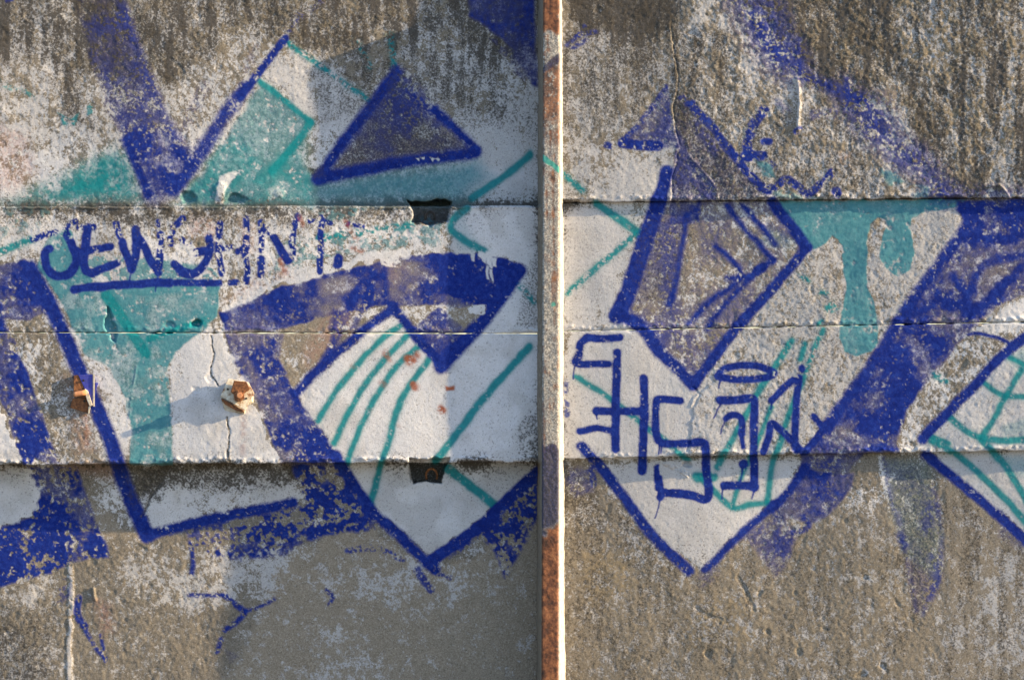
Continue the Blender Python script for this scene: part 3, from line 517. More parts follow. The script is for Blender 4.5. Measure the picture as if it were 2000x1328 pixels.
def dent(x, y, rx, ry, dep):
    sl = window([(x - rx, y - ry), (x + rx, y + ry)], 12)
    q = np.hypot((PX[sl] + 1.2 * WX[sl] - x) / rx, (PY[sl] + 1.2 * WY[sl] - y) / ry)
    HT[sl] -= (dep if dep > 4.5 or dep < 0 else dep * .6) * sstep(1.15, .55, q)
def pocket(pts, dep, soft=1.4, wob=.8):
    sl = window(pts, 20); d = dist_line(list(pts) + [pts[0]], sl, wob); s = np.where(inside(pts, sl, wob), d, -d)
    HT[sl] -= dep * sstep(-soft, soft, s)
pocket([(803, 392), (877, 392), (868, 437), (846, 440), (824, 436), (811, 437)], 56, 1.6, 1.6)
pocket([(801, 895), (873, 895), (863, 940), (842, 943), (807, 940)], 46, 1.6, 1.4)
pocket([(203, 597), (213, 608), (221, 628), (228, 652), (226, 668), (217, 662), (210, 640)], 9, 2.5, 1.5)
dent(372, 386, 18, 12, 5); dent(458, 389, 24, 9, 6); dent(430, 372, 12, 18, -2.5); dent(545, 378, 10, 9, -1.5)
dent(380, 633, 10, 8, 12); dent(326, 636, 12, 7, 4); dent(1344, 910, 9, 8, 10)
cr = [(1315, 55), (1318, 110), (1325, 150), (1317, 200), (1322, 255), (1325, 290), (1318, 330), (1312, 396)]
step_down(cr, 1.6, 18); groove(cr, 1.6, 2)
cr2 = [(1348, 305), (1372, 335), (1395, 362), (1404, 392)]; ridge(cr2, 3, 1.2, .2)
ck = [(412, 654), (418, 690), (411, 728), (428, 752)]; groove(ck, 1.0, 1.3); groove([(443, 815), (448, 850), (444, 880), (452, 906)], 1.4, 1.8, 1.2)
step_down([(443, 800), (448, 850), (452, 906)], .7, 7)
ridge([(137, 1105), (139, 1200), (136, 1270), (138, 1350)], 11, 1.2, .10); ridge([(1934, 364), (1955, 363), (1972, 387)], 4, 3); ridge([(1557, 155), (1561, 200), (1558, 255)], 6, 3)
ridge([(182, 1150), (186, 1172)], 6, 4); ridge([(268, 715), (263, 740), (258, 770), (252, 815)], 2.5, .8, .35); ridge([(1300, 905), (1330, 920), (1345, 930)], 8, 3, .3)
groove([(1443, 1128), (1456, 1155), (1472, 1188)], 9, 1.0); groove([(1362, 1185), (1380, 1202), (1405, 1213)], 9, 1.0); groove([(275, 1010), (295, 970), (315, 940)], 3, 3)
groove([(1355, 755), (1365, 770), (1352, 800), (1340, 880)], 3, 1.5); step_down([(1395, 640 + 100), (1400, 745), (1352, 775), (1345, 880)], -1.2, 30)
for x, y, r, dp in ((1690, 1123, 7, 3), (1387, 1277, 9, 4), (1720, 1296, 7, 4), (1487, 1156, 6, 3), (1552, 1157, 5, 2.5), (1560, 1275, 7, 3), (1500, 1235, 8, 2.5), (1680, 1316, 8, 3), (1610, 1230, 6, 2), (1758, 1180, 6, 2), (1540, 1032, 5, 3), (1130, 1020, 6, 2), (1585, 128, 8, 3), (1505, 50, 10, 3), (1350, 60, 9, 3), (1435, 160, 8, 3), (1840, 180, 12, 3), (1930, 290, 9, 3), (410, 735, 9, 2), (380, 760, 7, 2), (1170, 20, 9, 2.5), (870, 1135, 7, 2.5)):
    dent(x, y, r, r * .9, dp)

# ------------------------------------------------------------------ materials
def mat(name):
    m = bpy.data.materials.new(name); m.use_nodes = True
    return m, m.node_tree, m.node_tree.nodes['Principled BSDF']
def node(t, ty, **kw):
    n = t.nodes.new(ty)
    for k, v in kw.items(): setattr(n, k, v)
    return n
def mixc(t, fac, a, b, blend='MIX'):
    n = node(t, 'ShaderNodeMix', data_type='RGBA', blend_type=blend)
    for sock, v in ((n.inputs[0], fac), (n.inputs[6], a), (n.inputs[7], b)):
        if isinstance(v, bpy.types.NodeSocket): t.links.new(v, sock)
        elif isinstance(v, (int, float)): sock.default_value = v
        else: sock.default_value = (*v, 1)
    return n.outputs[2]
def ramp(t, fac, stops):
    n = node(t, 'ShaderNodeValToRGB'); e = n.color_ramp.elements
    while len(e) < len(stops): e.new(.5)
    for el, (p, c) in zip(e, stops): el.position = p; el.color = (*c, 1) if len(c) == 3 else c
    t.links.new(fac, n.inputs[0]); return n.outputs[0]
def noise(t, vec, scale, detail=4, rough=.6, dist=0):
    n = node(t, 'ShaderNodeTexNoise'); n.inputs['Scale'].default_value = scale; n.inputs['Detail'].default_value = detail
    n.inputs['Roughness'].default_value = rough; n.inputs['Distortion'].default_value = dist
    t.links.new(vec, n.inputs['Vector']); return n.outputs['Fac']
def math_(t, op, a, b=0.0, clamp=False):
    n = node(t, 'ShaderNodeMath', operation=op, use_clamp=clamp)
    for s, v in zip(n.inputs, (a, b)):
        if isinstance(v, bpy.types.NodeSocket): t.links.new(v, s)
        else: s.default_value = v
    return n.outputs[0]
def attr(t, name):
    n = node(t, 'ShaderNodeAttribute', attribute_name=name); s = node(t, 'ShaderNodeSeparateColor')
    t.links.new(n.outputs['Color'], s.inputs[0]); return s.outputs[0], s.outputs[1], s.outputs[2], n.outputs['Alpha']

def wall_material():
    m, t, b = mat('painted_concrete')
    pos = node(t, 'ShaderNodeNewGeometry').outputs['Position']
    st = node(t, 'ShaderNodeMapping'); st.inputs['Scale'].default_value = (60, 60, 5); t.links.new(pos, st.inputs[0])
    fine = noise(t, pos, 190, 3, .7); mid = noise(t, pos, 45, 5, .65); big = noise(t, pos, 7, 4, .6); strk = noise(t, st.outputs[0], 1.0, 4, .6)
    wh, pa, te, bl = attr(t, 'paint'); di, ru, oc, pk = attr(t, 'stain'); gr, old, _u, _v = attr(t, 'ground')
    def grain(sc_, det, gain): return math_(t, 'ADD', math_(t, 'MULTIPLY', math_(t, 'SUBTRACT', noise(t, pos, sc_, det, .75), .5), gain), .5)
    g1 = math_(t, 'MINIMUM', math_(t, 'MAXIMUM', grain(150, 4, 2.0), .12), .84); g2 = math_(t, 'MINIMUM', math_(t, 'MAXIMUM', grain(120, 4, 2.6), .05), .95)
    def over(a, g, k): return math_(t, 'SUBTRACT', math_(t, 'MULTIPLY', a, 1 + k), math_(t, 'MULTIPLY', g, k), True)
    mr = node(t, 'ShaderNodeMapRange', interpolation_type='SMOOTHSTEP'); t.links.new(math_(t, 'SUBTRACT', wh, g1), mr.inputs['Value']); mr.inputs['From Min'].default_value = -.24; mr.inputs['From Max'].default_value = .22
    wh = math_(t, 'MULTIPLY', mr.outputs[0], .97); mr2 = node(t, 'ShaderNodeMapRange', interpolation_type='SMOOTHSTEP'); t.links.new(math_(t, 'SUBTRACT', di, g2), mr2.inputs['Value']); mr2.inputs['From Min'].default_value = -.38; mr2.inputs['From Max'].default_value = .40
    di = math_(t, 'MULTIPLY', mr2.outputs[0], .9); bl = over(bl, g2, .30); pa = over(pa, g2, .25)
    c1 = ramp(t, fine, [(.30, (.050, .042, .034)), (.45, (.135, .117, .095)), (.57, (.22, .197, .165)), (.70, (.40, .37, .325))])
    c2 = ramp(t, mid, [(.3, (.125, .110, .090)), (.55, (.20, .18, .152)), (.75, (.275, .252, .215))])
    con = mixc(t, .5, c1, c2)
    con = mixc(t, math_(t, 'MULTIPLY', math_(t, 'SUBTRACT', strk, .45, True), 1.1, True), con, (.12, .105, .085))
    sm = ramp(t, noise(t, pos, 28, 6, .7), [(.3, (.28, .235, .18)), (.6, (.36, .305, .238)), (.8, (.42, .365, .29))])
    sm = mixc(t, .52, sm, c1)
    con = mixc(t, gr, con, sm)
    con = mixc(t, math_(t, 'MULTIPLY', oc, .8), con, (.25, .19, .10))
    wcol = ramp(t, math_(t, 'ADD', math_(t, 'MULTIPLY', big, .6), math_(t, 'MULTIPLY', fine, .4)), [(.3, (.45, .455, .49)), (.5, (.555, .56, .595)), (.7, (.63, .63, .65))])
    wcol = mixc(t, math_(t, 'MULTIPLY', math_(t, 'SUBTRACT', g2, .52, True), .9, True), wcol, (.30, .285, .265))
    wcol = mixc(t, math_(t, 'MULTIPLY', math_(t, 'SUBTRACT', mid, .52, True), 2.2, True), wcol, (.42, .405, .385))
    wcol = mixc(t, math_(t, 'MULTIPLY', old, .75), wcol, ramp(t, fine, [(.3, (.25, .24, .235)), (.7, (.42, .41, .41))]))
    wcol = mixc(t, pk, wcol, (.44, .27, .26))
    con = mixc(t, math_(t, 'MULTIPLY', pk, .55), con, (.36, .19, .16))
    col = mixc(t, wh, con, wcol)
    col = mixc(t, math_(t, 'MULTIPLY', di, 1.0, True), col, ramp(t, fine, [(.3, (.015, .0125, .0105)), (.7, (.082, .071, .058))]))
    col = mixc(t, pa, col, ramp(t, mid, [(.3, (.048, .175, .225)), (.5, (.065, .21, .255)), (.7, (.105, .265, .30))]))
    col = mixc(t, te, col, ramp(t, mid, [(.3, (.004, .15, .178)), (.7, (.013, .22, .245))]))
    bcol = ramp(t, math_(t, 'ADD', math_(t, 'MULTIPLY', mid, .6), math_(t, 'MULTIPLY', fine, .4)), [(.32, (.006, .014, .115)), (.5, (.0095, .024, .19)), (.7, (.024, .058, .30))])
    col = mixc(t, bl, col, bcol)
    col = mixc(t, math_(t, 'MULTIPLY', di, .42), col, (.06, .055, .05))
    col = mixc(t, ru, col, ramp(t, fine, [(.3, (.16, .036, .012)), (.7, (.36, .10, .04))]))
    t.links.new(col, b.inputs['Base Color'])
    pcov = math_(t, 'MAXIMUM', bl, te)
    t.links.new(math_(t, 'SUBTRACT', .97, math_(t, 'MULTIPLY', pcov, .12)), b.inputs['Roughness'])
    b.inputs['Specular IOR Level'].default_value = .04
    bp = node(t, 'ShaderNodeBump'); bp.inputs['Distance'].default_value = .0013
    t.links.new(math_(t, 'SUBTRACT', .55, math_(t, 'MULTIPLY', gr, .36)), bp.inputs['Strength'])
    t.links.new(math_(t, 'ADD', noise(t, pos, 260, 3, .7), math_(t, 'MULTIPLY', noise(t, pos, 90, 3, .6), 1.3)), bp.inputs['Height']); t.links.new(bp.outputs[0], b.inputs['Normal'])
    return m
M_WALL = wall_material()

def simple(name, stops, scale, rough=.85, metal=0, bump=.4, bd=.002):
    m, t, b = mat(name); pos = node(t, 'ShaderNodeNewGeometry').outputs['Position']
    f = noise(t, pos, scale, 5, .65)
    t.links.new(ramp(t, f, stops), b.inputs['Base Color']); b.inputs['Roughness'].default_value = rough; b.inputs['Metallic'].default_value = metal
    bp = node(t, 'ShaderNodeBump'); bp.inputs['Strength'].default_value = bump; bp.inputs['Distance'].default_value = bd
    t.links.new(noise(t, pos, scale * 2.2, 4, .65), bp.inputs['Height']); t.links.new(bp.outputs[0], b.inputs['Normal'])
    return m
M_RUST = simple('rusty_iron', [(.3, (.055, .022, .010)), (.5, (.17, .065, .024)), (.7, (.34, .14, .05))], 110)
M_RUSTY_PALE = simple('painted_rusty_plate', [(.36, (.20, .085, .035)), (.45, (.46, .38, .28)), (.6, (.60, .56, .47)), (.75, (.66, .62, .54))], 60)
M_ROD = simple('orange_rust', [(.3, (.42, .17, .07)), (.7, (.62, .30, .15))], 120)
M_BLUEPLATE = simple('blue_painted_iron', [(.36, (.10, .12, .24)), (.45, (.025, .03, .26)), (.7, (.05, .06, .36))], 40, .6)
M_MORTAR = simple('mortar', [(.3, (.30, .27, .22)), (.7, (.56, .51, .43))], 70)
M_GROUT_SHADE = simple('grout_shade_side', [(.3, (.11, .09, .068)), (.7, (.25, .21, .16))], 60)  # left strip: shade put into the colour as a darker brown
M_GROUT_LIT = simple('grout_lit_side', [(.28, (.16, .145, .12)), (.42, (.36, .345, .32)), (.7, (.52, .51, .49))], 60)  # same grout on the sunward side, sunlight painted in as a paler colour
M_DARKIRON = simple('dark_iron', [(.3, (.012, .012, .013)), (.7, (.055, .05, .045))], 80, .6, .4)
M_GROUND = simple('gravelly_soil', [(.3, (.10, .085, .06)), (.6, (.20, .17, .125)), (.8, (.28, .25, .2))], 18, .95, 0, .8, .02)

def post_material():
    m, t, b = mat('weathered_steel'); pos = node(t, 'ShaderNodeNewGeometry').outputs['Position']
    ru, sil, bl, gl = attr(t, 'paint')
    fine = noise(t, pos, 150, 4, .7); mid = noise(t, pos, 40, 4, .65)
    rust = ramp(t, mid, [(.32, (.030, .012, .007)), (.46, (.10, .033, .013)), (.60, (.20, .074, .028)), (.75, (.30, .14, .06))])
    grey = ramp(t, fine, [(.3, (.075, .07, .066)), (.46, (.19, .182, .172)), (.58, (.33, .315, .29)), (.70, (.62, .59, .53))])
    col = mixc(t, ru, grey, rust)
    col = mixc(t, bl, col, ramp(t, fine, [(.35, (.006, .007, .016)), (.55, (.008, .010, .05)), (.75, (.016, .02, .14))]))
    col = mixc(t, gl, col, (.02, .27, .23))
    t.links.new(col, b.inputs['Base Color']); b.inputs['Roughness'].default_value = .7; b.inputs['Metallic'].default_value = 0
    bp = node(t, 'ShaderNodeBump'); bp.inputs['Strength'].default_value = .5; bp.inputs['Distance'].default_value = .0015
    t.links.new(noise(t, pos, 230, 4, .7), bp.inputs['Height']); t.links.new(bp.outputs[0], b.inputs['Normal'])
    return m
M_POST = post_material()

# ------------------------------------------------------------------ dense slab builder
def bil(A, x, y):                                # sample the raster; past the picture it is mirrored
    def mir(v, lo, hi):
        s = hi - lo; v = (v - lo) % (2 * s); return np.where(v > s, 2 * s - v, v)
    x = mir(x, 0, W - 2.001 + X0) - X0 if False else mir(x - X0, 0, W - 2.01); y = mir(y - Y0, 0, H - 2.01)
    ix = x.astype(int); iy = y.astype(int); fx = x - ix; fy = y - iy
    return (A[iy, ix] * (1 - fx) + A[iy, ix + 1] * fx) * (1 - fy) + (A[iy + 1, ix] * (1 - fx) + A[iy + 1, ix + 1] * fx) * fy

def to_world(px, py, d):
    s = (D + d) / D
    return (px - 1000) / PXM * s, d, ZC + (664 - py) / PXM * s

STEP = 1.75
def axis(a, b, lo, hi):                          # dense inside lo..hi, coarse outside
    v = [a]
    while v[-1] < b:
        q = v[-1]; v.append(q + (STEP if lo - STEP <= q <= hi else min(40, max(6, abs((lo if q < lo else hi) - q) * .3)) if q > hi else min(40, max(STEP, (lo - q) * .3))))
    v = np.array(v); return a + (v - a) * (b - a) / (v[-1] - a)

def slab(name, xa, xb, top, bot, depth, layers, relief, material, thick=.13, lip=0.0, tlip=0.0, chip=1.0, edge=3.5, parent=None, turn=0.0):
    """xa, xb: functions of row; top, bot: functions of column; depth: function of row (m)."""
    xs = axis(xa(664), xb(664), -8, 2008); tm, bm_ = top((xs[0] + xs[-1]) / 2), bot((xs[0] + xs[-1]) / 2)
    ys = axis(tm, bm_, -8, 1338)
    u = (xs - xs[0]) / (xs[-1] - xs[0]); v = (ys - ys[0]) / (ys[-1] - ys[0])
    gx, gv = np.meshgrid(xs, v); T = top(gx); Bt = bot(gx)
    py = T + (Bt - T) * gv
    px = xa(py) + (xb(py) - xa(py)) * u[None, :]
    h = bil(relief, px, py) if relief is not None else np.zeros_like(px)
    cn = bil(n9, px, py); cm = bil(n30, px, py); cf = bil(n5, px, py)
    dt = py - T; db = Bt - py
    fall = lambda q, wd: np.clip(1 - q / wd, 0, 1) ** 2
    ragged = np.clip(1 + .55 * cm + .35 * cn, .2, 3)
    h = h - chip * 3.2 * ragged * (fall(dt, edge * ragged) + fall(db, edge * ragged))
    if lip:
        h = h + lip * np.exp(-((db - 7 - 1.2 * cn) / 3.2) ** 2) * np.clip(.75 + .6 * cm + .5 * cf, 0, 2)
    if tlip: h = h + tlip * np.exp(-((dt - 3.2 - .5 * cn) / 1.8) ** 2) * np.clip(.8 + .5 * cm + .4 * cf, .1, 2)
    hx = np.minimum(px - xa(py), xb(py) - px); h = h - chip * 1.5 * fall(hx, 3)
    d = depth(py) + turn * (px - 1095) / PXM - h / PXM
    X, Y, Z = to_world(px, py + chip * (.6 * cn + .5 * cf + .5 * np.clip(cm - 1, 0, 2)) * (fall(dt, 9) - fall(db, 9)), d)
    nr, nc = X.shape; n = nr * nc
    co = np.stack([X, Y, Z], -1).reshape(-1, 3)
    idx = np.arange(n).reshape(nr, nc)
    quads = np.stack([idx[:-1, :-1], idx[1:, :-1], idx[1:, 1:], idx[:-1, 1:]], -1).reshape(-1, 4)
    ring = np.concatenate([idx[0, :], idx[1:, -1], idx[-1, -2::-1], idx[-2:0:-1, 0]])
    bk = co[ring].copy(); bk[:, 1] = max(depth(tm), depth(bm_)) + thick + (turn * (px - 1095) / PXM).reshape(-1)[ring]
    co = np.concatenate([co, bk]); m = len(ring); k = np.arange(m); k2 = (k + 1) % m
    side = np.stack([ring[k], ring[k2], n + k2, n + k], -1)
    me = bpy.data.meshes.new(name)
    nq = len(quads) + len(side)
    me.vertices.add(len(co)); me.vertices.foreach_set('co', co.astype(np.float32).ravel())
    loops = np.concatenate([quads.ravel(), side.ravel(), (n + k)[::-1]]).astype(np.int32)
    me.loops.add(len(loops)); me.loops.foreach_set('vertex_index', loops)
    me.polygons.add(nq + 1)
    me.polygons.foreach_set('loop_start', np.concatenate([np.arange(nq) * 4, [nq * 4]]).astype(np.int32))
    me.polygons.foreach_set('use_smooth', np.concatenate([np.ones(len(quads), bool), np.zeros(len(side) + 1, bool)]))
    me.update(calc_edges=True)
    for an, chans in layers.items():
        a = me.attributes.new(an, 'FLOAT_COLOR', 'POINT'); arr = np.zeros((len(co), 4), np.float32)
        for c, A in enumerate(chans):
            if A is None: continue
            s = bil(A, px, py).reshape(-1); arr[:n, c] = s; arr[n:, c] = s[ring] * (.3 if an == 'paint' else 1)
        a.data.foreach_set('color', arr.ravel())
    me.materials.append(material)
    o = bpy.data.objects.new(name, me); COL.objects.link(o)
    if parent is not None: attach(o, parent)
    return o

WL = {'paint': [L['white'], L['pale'], L['teal'], L['blue']], 'stain': [L['dirt_shade'], L['rust'], L['ochre'], L['pink']], 'ground': [GR, OLD]}
def lin(xa, ya, xb, yb): return lambda x: ya + (yb - ya) * (x - xa) / (xb - xa)
def const(c): return lambda x: x * 0 + c
def shift(f, dy): return lambda x: f(x) + dy

# ------------------------------------------------------------------ ground and backdrop
gm = bpy.data.meshes.new('ground'); gb = bmesh.new()
bmesh.ops.create_grid(gb, x_segments=40, y_segments=40, size=120); gb.to_mesh(gm); gb.free(); gm.materials.append(M_GROUND)
ground = bpy.data.objects.new('ground', gm); COL.objects.link(ground); tag(ground, 'bare gravelly ground in front of the graffiti wall', 'ground', kind='structure')

# ------------------------------------------------------------------ the two bays of slabs
wl = empty('concrete_wall', (-2.0, 0, 0)); tag(wl, 'weathered concrete panel wall left of the rusty post, with blue graffiti arch and rusty bolts', 'wall')
wr = empty('concrete_wall', (2.2, 0, 0)); tag(wr, 'rough concrete panel wall right of the rusty post, with blue block tag and dripping teal paint', 'wall')
jl = [lin(0, 402, 1055, 401.5), lin(0, 649, 1055, 651), lin(0, 908.5, 1055, 902.5)]
jr = [lin(1100, 396.5, 2000, 387), lin(1100, 647, 2000, 629), lin(1100, 897, 2000, 881)]
D1L, D2L = .098, 0.0
D3L = lambda y: .142 + .030 * np.clip((y - 905) / 420, 0, 1.5)
LX0, LX1 = const(-950.), const(1058.); RX0, RX1 = const(1095.), const(3100.)
GAP = 1.3
p1 = slab('panel', LX0, LX1, const(-110.), shift(jl[0], 6), const(D1L), WL, HT, M_WALL, .14, chip=.6, parent=wl)
p2 = slab('panel', LX0, LX1, shift(jl[0], GAP), shift(jl[1], -.2), const(D2L), WL, HT, M_WALL, .20, lip=.8, tlip=1.5, chip=.55, edge=2.6, parent=wl)
p3 = slab('panel', LX0, LX1, shift(jl[1], 1.3), shift(jl[2], -1), const(D2L), WL, HT, M_WALL, .20, lip=2.0, chip=.6, edge=2.6, parent=wl)
p4 = slab('panel', LX0, LX1, shift(jl[2], -14), const(1500.), D3L, WL, HT, M_WALL, .14, chip=.2, parent=wl)
DR2 = .020
TURN = -.042          # this bay is swung a little towards the camera, so the sun rakes it even lower
q1 = slab('panel', RX0, RX1, const(-110.), shift(jr[0], -1.5), const(DR2 - .024), WL, HT, M_WALL, .2, lip=2.2, chip=.7, turn=TURN, parent=wr)
q2 = slab('panel', RX0, RX1, shift(jr[0], -1), shift(jr[1], -.4), const(DR2), WL, HT, M_WALL, .17, lip=1.6, chip=.6, edge=2.4, turn=TURN, parent=wr)
q3 = slab('panel', RX0, RX1, shift(jr[1], .7), shift(jr[2], -1.5), const(DR2), WL, HT, M_WALL, .17, lip=2.0, chip=.6, edge=2.6, turn=TURN, parent=wr)
q4 = slab('panel', RX0, RX1, shift(jr[2], -4), const(1520.), const(DR2 + .040), WL, HT, M_WALL, .14, chip=.2, turn=TURN, parent=wr)
p1['label'] = 'top panel with the blue triangle and teal patch'; p2['label'] = 'panel with blue hand lettering over an underline'; p3['label'] = 'panel carrying both rusty iron fixings'; p4['label'] = 'grey bottom panel with flaking blue paint'
q1['label'] = 'rough blackened top panel with a crack'; q2['label'] = 'panel with the blue kite shape and teal drips'; q3['label'] = 'panel with most of the block tag'; q4['label'] = 'pitted bottom panel with the white paint point'

# ------------------------------------------------------------------ post between the bays
RUS = np.zeros((H, W), np.float32); PB = np.zeros((H, W), np.float32); PT = np.zeros((H, W), np.float32)
yy = PY + 10 * n16 + 8 * n9
RUS += sstep(62, 46, yy) + sstep(128, 140, yy) * sstep(300, 235, yy) * .85 + sstep(1018, 1034, yy)
RUS += .75 * sstep(.55, .75, FLK) * sstep(60, 75, yy) * sstep(130, 118, yy) * (PX < 1076)
RUS += .35 * sstep(.85, .95, FLK) * (yy > 250) * (yy < 880)
RUS += .55 * sstep(.70, .92, unit(vnoise(3, 60, 41) + .5 * n9)) * (PY > 250) * (PY < 900)
RUS = np.clip(RUS, 0, 1) * sstep(-.05, .12, 1.02 - FLK * .2 - .9 * (SPK > .82) * ((PY > 140) & (PY < 300)))
PB += sstep(862, 880, yy) * sstep(1034, 1016, yy) * .9
q = dist_line([(1058, 140), (1075, 128), (1095, 112)], (slice(None), slice(None)), .6); PB = np.maximum(PB, .85 * sstep(9, 5, q))
q = dist_line([(1058, 308), (1075, 320), (1096, 336)], (slice(None), slice(None)), .6); PT = np.maximum(PT, .9 * sstep(7, 4, q))
q = dist_line([(1080, 593)], (slice(None), slice(None)), 1.0); PT = np.maximum(PT, .8 * sstep(6, 3, q))
PR = .14 * n3 + .16 * n5 + .16 * n9 + .5 * n60 - .5 * RUS * sstep(.4, .6, FLK)
post = empty('steel_post', (.15, -.07, 0)); tag(post, 'narrow rusty steel post with patches of grey and blue paint between the two panel walls', 'post')
pl, pr = lin(0, 1061, 1328, 1057.5), lin(0, 1092.5, 1328, 1090.5)
DP = -.066
slab('flange', pl, pr, const(-40.), const(1500.), const(DP), {'paint': [RUS, None, PB, PT]}, PR, M_POST, .30, chip=.8, edge=2.0, parent=post)

def fillet(name, near, far, dep_far, side):
    ys = np.arange(-40, 1500, 3.0); me = bpy.data.meshes.new(name); verts = []; faces = []; K = 5
    r = np.random.default_rng(5 + side)
    wob = np.convolve(r.standard_normal(len(ys) + 20), np.ones(9) / 9, 'same')[10:-10]; wb2 = np.convolve(r.standard_normal(len(ys) + 60), np.ones(31) / 31, 'same')[30:-30]
    for i, y in enumerate(ys):
        a, b = near(y), far(y) + side * (1.2 * wob[i] + 3.0 * wb2[i]); d0, d1 = DP + .010, dep_far(y)
        for k in range(K):
            t = k / (K - 1); s = t ** 1.0
            verts.append(to_world(a + (b - a) * s, y, d0 + (d1 - d0) * t - .004 * math.sin(math.pi * t) + .0012 * wob[i]))
    for i in range(len(ys) - 1):
        for k in range(K - 1):
            q = (i * K + k, i * K + k + 1, (i + 1) * K + k + 1, (i + 1) * K + k)
            faces.append(q if side > 0 else q[::-1])
    me.from_pydata(verts, [], faces); me.materials.append(M_GROUT_LIT if side > 0 else M_GROUT_SHADE); me.polygons.foreach_set('use_smooth', [True] * len(faces)); me.update()
    o = bpy.data.objects.new(name, me); COL.objects.link(o); attach(o, post)
    sm = o.modifiers.new('depth', 'SOLIDIFY'); sm.thickness = .012; sm.offset = 0
    return o
dl = lambda y: D1L + .008 if y < 402 else (D2L + .006 if y < 904 else float(D3L(y)) + .008)
dr = lambda y: DR2 - .024 + .006 if y < 397 else (DR2 + .006 if y < 897 else DR2 + .046)
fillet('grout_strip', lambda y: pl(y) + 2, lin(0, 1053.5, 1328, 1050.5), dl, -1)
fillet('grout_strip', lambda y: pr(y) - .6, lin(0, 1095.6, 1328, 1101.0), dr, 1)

# ------------------------------------------------------------------ lifting loops in the two pockets
def tube(name, pts, rad, material, parent=None, seg=8):
    bm = bmesh.new(); rings = []
    P = [Vector(p) for p in pts]
    for i, p in enumerate(P):
        tg = (P[min(i + 1, len(P) - 1)] - P[max(i - 1, 0)]).normalized(); a = tg.cross(Vector((0, 1, .3))); a = a.normalized() if a.length > 1e-4 else Vector((1, 0, 0)); b = tg.cross(a)
        rings.append([bm.verts.new(p + rad * (math.cos(2 * math.pi * k / seg) * a + math.sin(2 * math.pi * k / seg) * b)) for k in range(seg)])
    for r0, r1 in zip(rings[:-1], rings[1:]):
        for k in range(seg): bm.faces.new((r0[k], r0[(k + 1) % seg], r1[(k + 1) % seg], r1[k]))
    bm.faces.new(rings[0][::-1]); bm.faces.new(rings[-1])
    for f in bm.faces: f.smooth = True
    me = bpy.data.meshes.new(name); bm.to_mesh(me); bm.free(); me.materials.append(material)
    o = bpy.data.objects.new(name, me); COL.objects.link(o)
    if parent is not None:
        o.parent = parent; o.matrix_parent_inverse = (Matrix.Translation(Vector(parent.parent.location)) @ parent.matrix_parent_inverse).inverted() if parent.parent else Matrix.Translation(-Vector(parent.location))
        if parent.parent: o.matrix_parent_inverse = Matrix.Identity(4)
    return o
def loop_pts(cx, cy, r, d):
    return [to_world(cx + r * math.cos(a), cy - r * 1.25 * math.sin(a), d - .004 * math.sin(a)) for a in np.linspace(-.5, math.pi + .5, 16)]
tube('lifting_loop', loop_pts(840, 424, 9, D2L + .03), .0045, M_DARKIRON, p2)
tube('lifting_loop', loop_pts(843, 929, 11, D3L(925) + .035), .005, M_RUST, p4)

# ------------------------------------------------------------------ iron fixings
def solid(name, outline, d_front, d_back, material, parent, bev=.0015, tilt=None):
    """outline in picture cells on the wall, extruded from d_back to d_front (metres, towards the camera is negative)."""
    bm = bmesh.new(); tf = tilt or (lambda x, y: 0.0)
    f = [bm.verts.new(to_world(x, y, d_front + tf(x, y))) for x, y in outline]; k = [bm.verts.new(to_world(x, y, d_back + tf(x, y))) for x, y in outline]
    n = len(outline); bm.faces.new(f); bm.faces.new(k[::-1])
    for i in range(n): bm.faces.new((f[i], k[i], k[(i + 1) % n], f[(i + 1) % n]))
    bmesh.ops.recalc_face_normals(bm, faces=bm.faces)
    bmesh.ops.bevel(bm, geom=list(bm.edges), offset=bev, segments=2, affect='EDGES', profile=.6)
    me = bpy.data.meshes.new(name); bm.to_mesh(me); bm.free(); me.materials.append(material)
    o = bpy.data.objects.new(name, me); COL.objects.link(o); attach(o, parent); return o
def ngon(cx, cy, r, n, a0=0): return [(cx + r * math.cos(a0 + 2 * math.pi * k / n), cy + r * math.sin(a0 + 2 * math.pi * k / n)) for k in range(n)]
def lump(name, cx, cy, r, d, material, parent, seed, sq=1.0):
    bm = bmesh.new(); bmesh.ops.create_icosphere(bm, subdivisions=3, radius=1); rg = np.random.default_rng(seed); ph = rg.uniform(0, 6, (6, 3)); fr = rg.uniform(1.5, 5, (6, 3))
    x0, y0, z0 = to_world(cx, cy, d)
    for v in bm.verts:
        s = 1 + .13 * sum(math.sin(fr[i] @ np.array(v.co) + ph[i, 0]) for i in range(6)) / 2
        v.co = Vector((x0 + v.co.x * r / PXM * s, y0 + v.co.y * r / PXM * .55 * s, z0 + v.co.z * r / PXM * s * sq))
    me = bpy.data.meshes.new(name); bm.to_mesh(me); bm.free(); me.materials.append(material)
    o = bpy.data.objects.new(name, me); COL.objects.link(o); attach(o, parent); return o

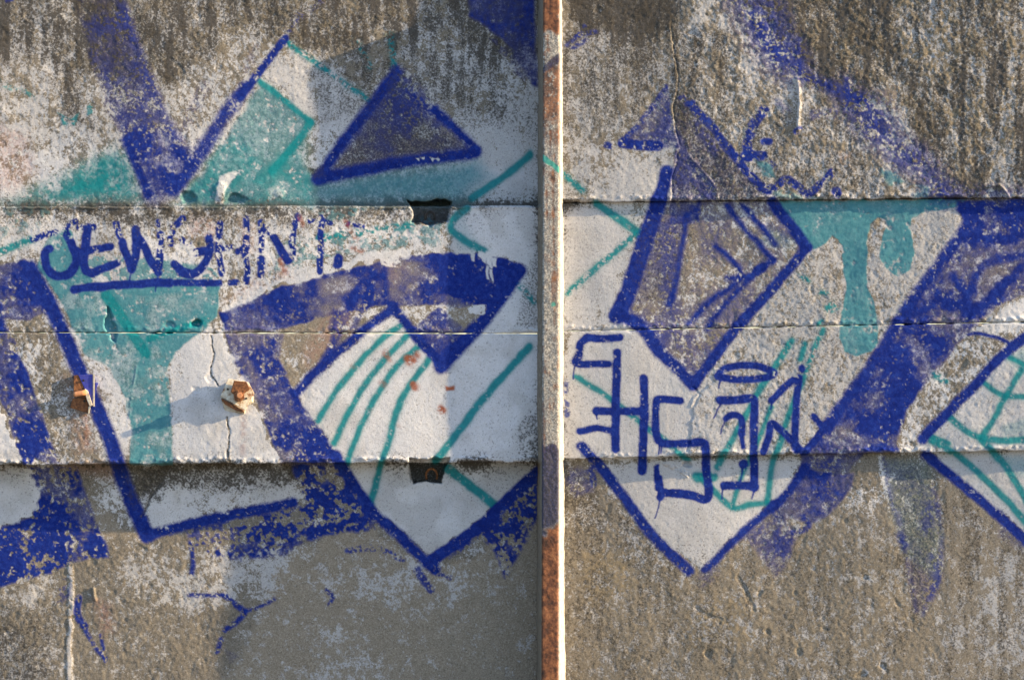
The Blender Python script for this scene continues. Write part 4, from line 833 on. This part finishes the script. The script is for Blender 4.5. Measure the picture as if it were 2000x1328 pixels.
x, y, z = to_world(468, 772, 0)
bolt = empty('wall_bolt', (x, y, z)); tag(bolt, 'rusty bolt and nut on a bent pale square plate, casting a long shadow', 'bolt', 'rusty iron fixings on the wall')
zo = zf(380, 700, 9.485)
lump('mortar_lump', 466, 768, 33, .013, M_MORTAR, bolt, 3, .92)
solid('backing_plate', zo(480, 720, 560, 610, 960, 830, 930, 1030, 800, 1010, 560, 960), -.006, .012, M_RUSTY_PALE, bolt, .003)
solid('square_plate', zo(480, 700, 620, 370, 1000, 440, 1110, 650, 940, 960), -.030, -.022, M_RUSTY_PALE, bolt, .002, lambda a, b: -.00022 * (b - 770) + .00012 * (a - 465))
solid('angle_cleat', zo(730, 410, 960, 430, 1030, 570, 910, 660, 790, 720, 670, 620), -.042, -.031, M_RUST, bolt, .0025, lambda a, b: .00016 * (b - 770))
solid('nut', [(a, b) for a, b in ngon(467, 774, 11.5, 6, .3)], -.056, -.036, M_RUST, bolt, .003)
solid('bolt_shank', ngon(468, 772, 6, 12), -.080, -.05, M_ROD, bolt, .002)
solid('rivet', ngon(445, 760, 2.2, 8), -.0345, -.029, M_DARKIRON, bolt, .0004); solid('rivet', ngon(481, 778, 2.2, 8), -.0345, -.028, M_DARKIRON, bolt, .0004)
solid('folded_flange', zo(490, 740, 560, 770, 900, 960, 930, 1010, 760, 960, 560, 850), -.026, -.004, M_RUST, bolt, .002)

zi = zf(100, 690, 9.485); x, y, z = to_world(160, 770, 0)
br = empty('wall_bracket', (x, y, z)); tag(br, 'bent rusty iron bracket with a bolt stub, half painted over by the blue stripe', 'bracket', 'rusty iron fixings on the wall')
solid('painted_plate', zi(500, 400, 795, 390, 800, 980, 740, 985, 640, 700), -.016, .008, M_BLUEPLATE, br, .002)
solid('rusty_plate', zi(415, 410, 498, 402, 645, 700, 640, 820, 415, 800), -.014, .008, M_RUST, br, .002)
solid('plate_edge', zi(770, 385, 806, 388, 806, 985, 775, 985), -.0195, -.0145, M_MORTAR, br, .001)
solid('bent_tab', zi(815, 540, 872, 548, 812, 760), -.012, .006, M_BLUEPLATE, br, .0015)
solid('lower_plate', zi(345, 1005, 400, 830, 680, 820, 740, 980, 690, 1110, 540, 1060), -.006, .008, M_RUST, br, .002)
solid('folded_strip', zi(620, 650, 680, 690, 770, 960, 710, 985, 640, 800), -.026, -.012, M_RUSTY_PALE, br, .002)
solid('drip_tongue', zi(690, 985, 735, 985, 705, 1115, 685, 1110), -.012, -.002, M_RUSTY_PALE, br, .001)
ro = tube('bolt_stub', [to_world(169, 766, -.022), to_world(160, 767.5, -.022), to_world(148, 770, -.023), to_world(144.5, 770.5, -.023)], .0105, M_ROD, None, 14); attach(ro, br)
solid('rivet', ngon(163, 743, 2.2, 8), -.019, -.013, M_DARKIRON, br, .0004); solid('rivet', ngon(165, 783, 2.4, 8), -.009, -.003, M_DARKIRON, br, .0004)
